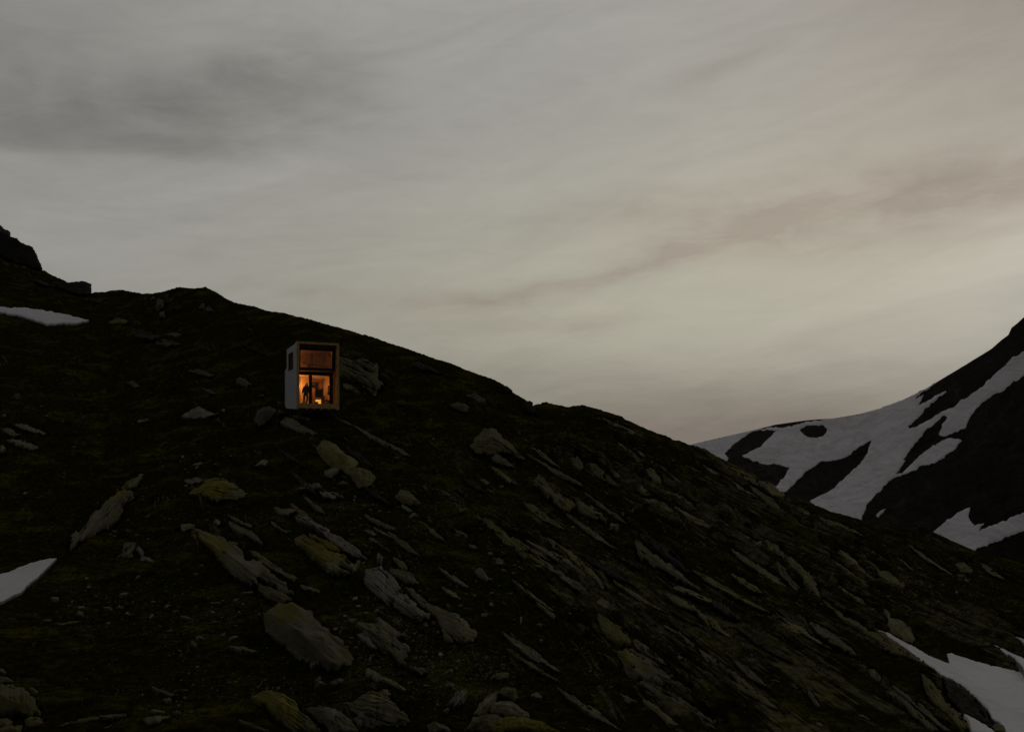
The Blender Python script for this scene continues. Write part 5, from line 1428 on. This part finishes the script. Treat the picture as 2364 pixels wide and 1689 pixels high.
def cloth(name, pts, depth, at, label, cat):
    bm = bmesh.new()
    n = len(pts)
    rows = []
    for (x0, x1, z) in pts:
        row = []
        for k in range(9):
            f = k / 8
            row.append((x0 + (x1 - x0) * f, z, depth * (0.5 + 0.5 * math.sin(f * 9 + z * 5)) * 0.6))
        rows.append(row)
    fr_, bk = [], []
    for row in rows:
        fr_.append([bm.verts.new((x - at[0], -d - 0.02, z - at[2])) for x, z, d in row])
        bk.append([bm.verts.new((x - at[0], 0.03, z - at[2])) for x, z, d in row])
    for S_ in (fr_, bk):
        for a, c in zip(S_, S_[1:]):
            for k in range(8): bm.faces.new([a[k], a[k + 1], c[k + 1], c[k]])
    for i in range(n - 1):
        for k in (0, 8): bm.faces.new([fr_[i][k], fr_[i + 1][k], bk[i + 1][k], bk[i][k]])
    for i in (0, n - 1):
        for k in range(8): bm.faces.new([fr_[i][k], fr_[i][k + 1], bk[i][k + 1], bk[i][k]])
    o = bm_obj(name, bm, M_CLOTH, None, True)
    o.location = ROTC @ Vector(at); o.rotation_euler = (0, 0, CAB_RZ)
    return tag(o, label, cat)


cloth('bag', [(2.55, 2.80, 2.54), (2.50, 2.84, 2.42), (2.52, 2.86, 2.28), (2.60, 2.84, 2.14), (2.68, 2.82, 2.02)], 0.10, (2.66, 5.06, 2.5), 'dark bag hanging from the wall shelf inside the cabin', 'bag')
cloth('cap', [(2.33, 2.46, 2.52), (2.31, 2.48, 2.40), (2.30, 2.49, 2.28)], 0.06, (2.4, 5.06, 2.5), 'small dark cap hanging beside the bag', 'cap')
o = cloth('coat', [(-0.10, 0.10, 2.30), (-0.17, 0.17, 2.18), (-0.21, 0.21, 1.85), (-0.25, 0.26, 1.48)], 0.09, (0, 0, 1.9), 'black coat hanging on the plywood wall beside the glass door', 'coat')
o.location = ROTC @ Vector((3.28, 2.68, 1.9)); o.rotation_euler = (0, 0, CAB_RZ - math.pi / 2)
bn = cab_empty('bench', (3.08, 3.0, FL)); tag(bn, 'low dark bench against the plywood wall below the coat', 'bench')
A7 = (3.08, 3.0, FL)
boxes('seat', [(2.83, 3.33, 2.66, 3.36, 0.95, 1.03)], M_STEEL, bn, A7)
boxes('drawer', [(2.86, 3.32, 2.70, 3.32, 0.66, 0.86)], M_WOODDARK, bn, A7)
for xx in (2.87, 3.29):
    boxes('leg', [(xx - 0.02, xx + 0.02, 2.72, 3.30, FL, 0.948)], M_STEEL, bn, A7)
cs = cab_empty('crate', (1.18, 3.1, FL)); tag(cs, 'low black crate on the floor behind the person', 'crate')
boxes('body', [(1.05, 1.42, 2.92, 3.22, FL, 0.80)], M_STEEL, cs, (1.18, 3.1, FL))
boxes('lid', [(1.04, 1.43, 2.91, 3.23, 0.80, 0.83)], M_WOODDARK, cs, (1.18, 3.1, FL))
# upper storey
bd = cab_empty('bed', (2.0, 1.8, 3.367)); tag(bd, 'bed with a pale green sheet behind the upper window', 'bed')
A8 = (2.0, 1.8, 3.367)
boxes('bed_frame', [(1.0, 3.0, 1.20, 3.2, 3.367, 3.50)], M_WOODDARK, bd, A8)
boxes('mattress', [(1.04, 2.96, 1.22, 3.18, 3.502, 3.66)], M_BED, bd, A8, 0.05)
po = boxes('curtain', [(1.88, 2.10, 3.62, 3.65, 3.367, 5.16)], M_POST, None)
po.matrix_world = ROTC; tag(po, 'narrow greenish curtain hanging behind the upper window', 'curtain')
bm = bmesh.new()
tube(bm, [(1.05, 2.3, 4.14), (1.45, 2.3, 4.02), (2.2, 2.3, 3.98), (3.1, 2.3, 3.84)], 0.03)
box(bm, 0.98, 1.10, 2.25, 2.35, 4.10, 4.22)
box(bm, 1.40, 1.56, 2.25, 2.35, 3.78, 4.05)
rl = bm_obj('clothes_rail', bm, M_WOODDARK); rl.matrix_world = ROTC; tag(rl, 'thin sagging rail with hung bundles above the bed', 'rail')

# ------------------------------------------------------------------ the person behind the glass door


def skinned(name, chains, mat, parent, sub=2, root=0):
    """One continuous body grown round connected joints; chains of (x, y, z, radius)."""
    bm = bmesh.new()
    lay = bm.verts.layers.skin.verify()
    seen = {}
    for chn in chains:
        prev = None
        for p in chn:
            key = tuple(round(c, 4) for c in p[:3])
            v = seen.get(key)
            if v is None:
                v = bm.verts.new(p[:3]); seen[key] = v
                r = p[3] if isinstance(p[3], tuple) else (p[3], p[3])
                v[lay].radius = r
                v[lay].use_root = len(seen) == 1
            if prev is not None and bm.edges.get((prev, v)) is None: bm.edges.new((prev, v))
            prev = v
    me = bpy.data.meshes.new(name); bm.to_mesh(me); bm.free()
    o = bpy.data.objects.new(name, me); COL.objects.link(o)
    sk = o.modifiers.new('skin', 'SKIN'); sk.use_smooth_shade = True
    sb = o.modifiers.new('sub', 'SUBSURF'); sb.levels = sub; sb.render_levels = sub
    dg = bpy.context.evaluated_depsgraph_get()
    ev = bpy.data.meshes.new_from_object(o.evaluated_get(dg))
    ev.name = name
    for p in ev.polygons: p.use_smooth = True
    o.modifiers.clear(); o.data = ev
    bpy.data.meshes.remove(me)
    ev.materials.clear(); ev.materials.append(mat)
    if parent: o.parent = parent
    return o


pr = cab_empty('person', (1.10, 1.98, FL))
pr.rotation_euler = (0, 0, CAB_RZ - 0.15); pr.scale = (1.14, 1.08, 1.0)
tag(pr, 'long haired person in a dark jacket and trousers standing behind the glass door', 'person')
# local: x to the viewer's right, -y towards the viewer, z up from the floor
PELV = (0.02, 0, 0.90, (0.150, 0.10))
body = skinned('body', [
    [PELV, (0.03, 0, 1.08, (0.135, 0.095)), (0.045, 0, 1.26, (0.155, 0.105)), (0.06, 0, 1.40, (0.15, 0.085)), (0.075, -0.005, 1.475, 0.055), (0.085, -0.02, 1.55, 0.052)],
    [(0.085, -0.02, 1.55, 0.052), (0.09, -0.035, 1.60, (0.062, 0.070)), (0.092, -0.035, 1.67, (0.075, 0.090)), (0.093, -0.025, 1.74, (0.062, 0.075))],
    [(0.06, 0, 1.40, (0.15, 0.085)), (-0.07, 0.0, 1.385, 0.062), (-0.150, 0.01, 1.16, 0.052), (-0.200, -0.03, 0.94, 0.040), (-0.212, -0.045, 0.875, 0.033)],
    [(0.06, 0, 1.40, (0.15, 0.085)), (0.20, 0.0, 1.375, 0.062), (0.255, 0.02, 1.15, 0.052), (0.24, -0.09, 0.98, 0.040), (0.215, -0.11, 0.93, 0.033)],
    [PELV, (-0.07, 0, 0.80, 0.095), (-0.095, -0.01, 0.48, 0.066), (-0.105, 0.015, 0.28, 0.056), (-0.10, 0.02, 0.10, 0.040), (-0.10, -0.05, 0.045, 0.036), (-0.105, -0.15, 0.032, 0.030)],
    [PELV, (0.11, 0, 0.80, 0.095), (0.155, -0.05, 0.49, 0.066), (0.12, 0.03, 0.28, 0.056), (0.055, 0.06, 0.11, 0.040), (0.03, 0.0, 0.045, 0.036), (0.01, -0.09, 0.032, 0.030)]], M_SKIN, pr)
# hands: palm with five unequal bent fingers
for hx, hy, hz, sx in ((-0.214, -0.05, 0.845, 1), (0.205, -0.125, 0.905, -1)):
    ch_ = [[(hx, hy, hz + 0.03, 0.024), (hx, hy - 0.004, hz - 0.03, (0.030, 0.015))]]
    for k, (off, ln) in enumerate(((-0.027, 0.062), (-0.009, 0.075), (0.010, 0.070), (0.027, 0.055))):
        ch_.append([(hx, hy - 0.004, hz - 0.03, (0.030, 0.015)), (hx + 0.002, hy + off, hz - 0.048, 0.010), (hx + 0.006 * sx, hy + off, hz - 0.048 - ln * 0.55, 0.009), (hx + 0.020 * sx, hy + off, hz - 0.048 - ln, 0.008)])
    ch_.append([(hx, hy, hz + 0.03, 0.024), (hx + 0.012 * sx, hy - 0.035, hz - 0.005, 0.011), (hx + 0.020 * sx, hy - 0.048, hz - 0.04, 0.009)])
    skinned('hand', ch_, M_SKIN, pr, 1)
JP = (0.03, 0, 1.02, (0.205, 0.150))
skinned('jacket', [
    [(0.015, 0, 0.70, (0.225, 0.165)), (0.02, 0, 0.86, (0.215, 0.158)), JP, (0.045, 0, 1.22, (0.215, 0.148)), (0.06, 0, 1.40, (0.185, 0.120)), (0.075, 0.0, 1.49, (0.100, 0.092))],
    [(0.06, 0, 1.40, (0.185, 0.120)), (-0.08, 0.0, 1.375, 0.100), (-0.150, 0.01, 1.16, 0.100), (-0.195, -0.03, 0.95, 0.084), (-0.212, -0.043, 0.87, 0.066)],
    [(0.06, 0, 1.40, (0.185, 0.120)), (0.21, 0.0, 1.365, 0.100), (0.255, 0.02, 1.15, 0.100), (0.235, -0.08, 0.99, 0.078), (0.216, -0.11, 0.93, 0.060)]], M_CLOTH, pr)
skinned('trousers', [
    [(0.02, 0, 0.92, (0.158, 0.112)), (-0.07, 0, 0.80, 0.104), (-0.095, -0.01, 0.48, 0.078), (-0.105, 0.015, 0.28, 0.068), (-0.10, 0.02, 0.11, 0.058)],
    [(0.02, 0, 0.92, (0.158, 0.112)), (0.11, 0, 0.80, 0.104), (0.155, -0.05, 0.49, 0.078), (0.12, 0.03, 0.28, 0.068), (0.057, 0.06, 0.12, 0.056)]], M_JEANS, pr)
skinned('hair', [
    [(0.093, 0.0, 1.765, (0.070, 0.080)), (0.093, 0.035, 1.70, (0.092, 0.075)), (0.088, 0.05, 1.58, (0.100, 0.062)), (0.08, 0.055, 1.44, (0.115, 0.055)), (0.07, 0.06, 1.33, (0.09, 0.035))],
    [(0.093, 0.035, 1.70, (0.092, 0.075)), (0.02, -0.01, 1.62, 0.034), (-0.005, -0.04, 1.50, 0.034), (-0.01, -0.075, 1.38, 0.026)],
    [(0.093, 0.035, 1.70, (0.092, 0.075)), (0.165, -0.01, 1.62, 0.034), (0.19, -0.04, 1.50, 0.034), (0.19, -0.075, 1.38, 0.026)]], M_HAIR, pr)
for sx in (-1, 1):
    bm = bmesh.new()
    bmesh.ops.create_uvsphere(bm, u_segments=10, v_segments=8, radius=0.012, matrix=Matrix.Translation((0.092 + sx * 0.030, -0.112, 1.665)))
    bm_obj('eye', bm, M_SHOE, pr, True)
bm = bmesh.new()
for (z, w, d) in ((1.668, 0.010, 0.115), (1.64, 0.014, 0.128), (1.622, 0.018, 0.136), (1.612, 0.016, 0.118)):
    for sx in (-1, 1): bm.verts.new((0.092 + sx * w, -d + 0.0, z))
    bm.verts.new((0.092, -d - 0.010, z))
bmesh.ops.convex_hull(bm, input=bm.verts[:])
bm_obj('nose', bm, M_SKIN, pr, True)
bm = bmesh.new(); tube(bm, [(0.068, -0.100, 1.578), (0.092, -0.112, 1.574), (0.116, -0.100, 1.578)], [0.003, 0.008, 0.003], 8)
bm_obj('mouth', bm, simple('lips', (0.30, 0.10, 0.09), 0.5), pr, True)
for (fx, fy) in ((-0.102, -0.055), (0.028, -0.005)):
    skinned('shoe', [[(fx + 0.003, fy + 0.07, 0.055, 0.052), (fx, fy, 0.048, 0.052), (fx - 0.004, fy - 0.08, 0.040, (0.048, 0.040)), (fx - 0.008, fy - 0.13, 0.034, (0.040, 0.032))]], M_SHOE, pr, 1)


# ------------------------------------------------------------------ lamps that are lit inside the cabin, and a fill for its back wall
def lamp(name, at, watts, col, rad):
    l = bpy.data.lights.new(name, 'POINT'); l.energy = watts; l.color = col; l.shadow_soft_size = rad
    o = bpy.data.objects.new(name, l); COL.objects.link(o); o.location = ROTC @ Vector(at)
    return o


lamp('table_lamp_light', (2.30, 2.47, 0.92), 6.0, (1.0, 0.40, 0.09), 0.12)
lamp('room_light', (0.40, 2.8, 2.2), 66.0, (1.0, 0.43, 0.115), 0.08)
lamp('back_wall_fill', (2.50, 4.25, 2.2), 18.0, (1.0, 0.41, 0.11), 0.08)  # added to brighten the back wall, no fixture stands here
lamp('attic_light', (0.45, 3.3, 3.85), 12.0, (1.0, 0.38, 0.14), 0.12)
lamp('attic_corner_light', (3.1, 1.5, 5.0), 1.8, (1.0, 0.60, 0.12), 0.08)
# ------------------------------------------------------------------ dusk sky
world = bpy.data.worlds.new('World'); SC.world = world; world.use_nodes = True
wt = NT(world.node_tree)
bg = world.node_tree.nodes['Background']
SUN_AZ, SUN_EL = math.radians(62), math.radians(3)
sky = wt.new('ShaderNodeTexSky', sky_type='NISHITA')
sky.sun_disc = False; sky.sun_elevation = SUN_EL; sky.sun_rotation = SUN_AZ
sky.altitude = 2000; sky.air_density = 1.0; sky.dust_density = 1.5
d = wt.new('ShaderNodeTexCoord').outputs['Generated']
dx, dy, dzz = wt.sep(d)
AZ = wt.math('ARCTAN2', dx, dy)
EL = wt.math('ARCTAN2', dzz, wt.math('SQRT', wt.math('ADD', wt.math('MULTIPLY', dx, dx), wt.math('MULTIPLY', dy, dy))))
ca = wt.xyz(AZ, EL, 0.0)
# drifting of the cloud edges
wn = wt.sep(wt.noise(wt.xyz(wt.math('MULTIPLY', AZ, 1.0), wt.math('MULTIPLY', EL, 2.6), 3.1), 3.2, 5, 0.58, 0.3, color=True))
AW = wt.math('ADD', AZ, wt.math('MULTIPLY', wt.math('SUBTRACT', wn[0], 0.5), 0.20))
EW = wt.math('ADD', EL, wt.math('MULTIPLY', wt.math('SUBTRACT', wn[1], 0.5), 0.085))


def blob(az, el, sa, se, rot=0.0, soft=True):
    """Soft cloud bank at an azimuth and elevation (radians)."""
    x = wt.math('SUBTRACT', AW, az); y = wt.math('SUBTRACT', EW, el)
    c, s = math.cos(rot), math.sin(rot)
    xr = wt.math('ADD', wt.math('MULTIPLY', x, c / sa), wt.math('MULTIPLY', y, s / sa))
    yr = wt.math('ADD', wt.math('MULTIPLY', x, -s / se), wt.math('MULTIPLY', y, c / se))
    r2 = wt.math('ADD', wt.math('MULTIPLY', xr, xr), wt.math('MULTIPLY', yr, yr))
    return wt.math('POWER', 2.718, wt.math('MULTIPLY', r2, -1.0))


def acc(total, b_, k): return wt.math('ADD', total, wt.math('MULTIPLY', b_, k))


wisp = wt.noise(wt.xyz(AZ, wt.math('ADD', wt.math('MULTIPLY', EL, 4.5), wt.math('MULTIPLY', AZ, -0.8)), 0.7), 5.0, 7, 0.60, 0.9)
wisp2 = wt.noise(wt.xyz(AZ, wt.math('MULTIPLY', EL, 5.0), 5.2), 11.0, 6, 0.62, 1.4)
rag = wt.noise(wt.xyz(AZ, wt.math('MULTIPLY', EL, 2.2), 9.4), 6.5, 7, 0.55, 0.5)
ragm = wt.ramp(rag, 0.34, 0.64, 0.55, 1.2, False)
L = wt.ramp(AZ, -0.55, 0.35, 0.305, 0.372)
glow = blob(0.26, 0.20, 0.32, 0.13, 0.1)
L = acc(L, glow, 0.095)
L = acc(L, blob(0.50, 0.22, 0.13, 0.06, 0.3), 0.085)
dark1 = blob(-0.405, 0.332, 0.19, 0.040, 0.03)
dark2 = blob(-0.240, 0.375, 0.085, 0.030, 0.12)
dark3 = blob(-0.36, 0.300, 0.16, 0.016, 0.0)
L = acc(L, wt.math('MULTIPLY', dark1, ragm), -0.100); L = acc(L, wt.math('MULTIPLY', dark2, ragm), -0.085); L = acc(L, dark3, -0.05)
L = acc(L, blob(-0.46, 0.42, 0.14, 0.09), -0.045)
st1 = blob(0.31, 0.248, 0.17, 0.031, 0.15)
st2 = blob(0.08, 0.197, 0.10, 0.011, 0.27)
st3 = blob(-0.05, 0.163, 0.11, 0.012, 0.10)
st4 = blob(0.19, 0.226, 0.10, 0.010, 0.22)
st5 = blob(0.47, 0.268, 0.13, 0.016, 0.12)
st6 = blob(0.12, 0.258, 0.10, 0.016, 0.05)
st7 = blob(0.06, 0.150, 0.10, 0.009, 0.06)
st8 = blob(-0.22, 0.172, 0.12, 0.008, -0.02)
st9 = blob(0.215, 0.385, 0.05, 0.010, 0.25)
streak = wt.math('ADD', wt.math('ADD', wt.math('MULTIPLY', st1, 0.95), wt.math('MULTIPLY', st2, 0.50)), wt.math('ADD', wt.math('MULTIPLY', st3, 0.34), wt.math('MULTIPLY', st4, 0.50)))
streak = wt.math('ADD', streak, wt.math('ADD', wt.math('MULTIPLY', st5, 0.6), wt.math('MULTIPLY', st6, 0.42)))
streak = wt.math('ADD', streak, wt.math('ADD', wt.math('MULTIPLY', st7, 0.52), wt.math('ADD', wt.math('MULTIPLY', st8, 0.25), wt.math('MULTIPLY', st9, 0.45))))
brk = wt.ramp(wt.noise(wt.xyz(AZ, wt.math('MULTIPLY', EL, 3.0), 14.2), 14.0, 6, 0.6, 0.6), 0.36, 0.62, 0.50, 1.15, False)
streak = wt.math('MULTIPLY', wt.math('MULTIPLY', streak, ragm), brk, clamp=True)
L = acc(L, streak, -0.090)
hor = blob(0.24, 0.035, 0.30, 0.065)
L = acc(L, hor, -0.180)
L = acc(L, blob(-0.02, 0.09, 0.15, 0.05), -0.035)
L = acc(L, blob(0.47, 0.42, 0.18, 0.07), -0.045)
L = acc(L, wt.math('SUBTRACT', wisp, 0.5), 0.115)
L = acc(L, wt.math('SUBTRACT', wisp2, 0.5), 0.045)
L = wt.math('MULTIPLY', wt.math('MAXIMUM', L, 0.05), 0.985)
warm = wt.math('ADD', wt.math('MULTIPLY', glow, 0.75), wt.math('MULTIPLY', wt.ramp(AZ, -0.4, 0.5), 0.25), clamp=True)
tint = wt.mix(warm, (1.0, 0.975, 0.915), (1.0, 0.925, 0.755))
green = blob(0.03, 0.14, 0.34, 0.13)
tint = wt.mix(wt.math('MULTIPLY', green, 0.9), tint, (1.0, 0.97, 0.775))
pink = wt.math('ADD', wt.math('MULTIPLY', streak, 0.9), wt.math('ADD', wt.math('MULTIPLY', hor, 1.1), wt.math('MULTIPLY', blob(0.47, 0.37, 0.20, 0.13), 0.55)), clamp=True)
tint = wt.mix(wt.math('MULTIPLY', pink, 0.85), tint, (1.0, 0.855, 0.705))
front = wt.vmath('SCALE', tint, scale=L)
# unseen sky overhead and behind, made dark to hold down the ground light
vis = wt.math('MULTIPLY', wt.ramp(EL, 0.50, 0.80, 1.0, 0.0), wt.ramp(wt.math('ABSOLUTE', AZ), 0.56, 1.15, 1.0, 0.0))
dome = wt.mix(wt.noise(d, 2.0, 4, 0.6), (0.052, 0.050, 0.050), (0.084, 0.081, 0.081))
nish = wt.vmath('SCALE', sky.outputs[0], scale=0.004)
dome = wt.vmath('ADD', dome, nish)
col = wt.mix(vis, dome, front)
col = wt.mix(wt.ramp(EL, -0.10, -0.02, 1.0, 0.0), col, (0.010, 0.010, 0.009))
wt.put(bg.inputs['Color'], col)
bg.inputs['Strength'].default_value = 1.0

sun = bpy.data.lights.new('sun', 'SUN'); sun.energy = 0.05; sun.angle = math.radians(25); sun.color = (1.0, 0.93, 0.82)
so = bpy.data.objects.new('sun', sun); COL.objects.link(so)
so.location = (40, 40, 80)
sd = Vector((math.sin(math.radians(62)) * math.cos(math.radians(38)), math.cos(math.radians(62)) * math.cos(math.radians(38)), math.sin(math.radians(38))))
so.rotation_euler = sd.to_track_quat('Z', 'Y').to_euler()

# ------------------------------------------------------------------ camera and colour
cam = bpy.data.cameras.new('camera'); co_ = bpy.data.objects.new('camera', cam); COL.objects.link(co_)
cam.sensor_width = 36.0; cam.lens = F * 36.0 / 2364.0
cam.shift_y = (HV - 844.5) / 2364.0
cam.clip_start = 0.1; cam.clip_end = 8000
co_.location = (0, 0, 0); co_.rotation_euler = (math.radians(90), 0, 0)
SC.camera = co_
SC.view_settings.view_transform = 'Standard'; SC.view_settings.look = 'None'
SC.view_settings.exposure = 0; SC.view_settings.gamma = 1
SC.cycles.use_denoising = True
SC.cycles.max_bounces = 8
SC.cycles.sample_clamp_indirect = 5.0
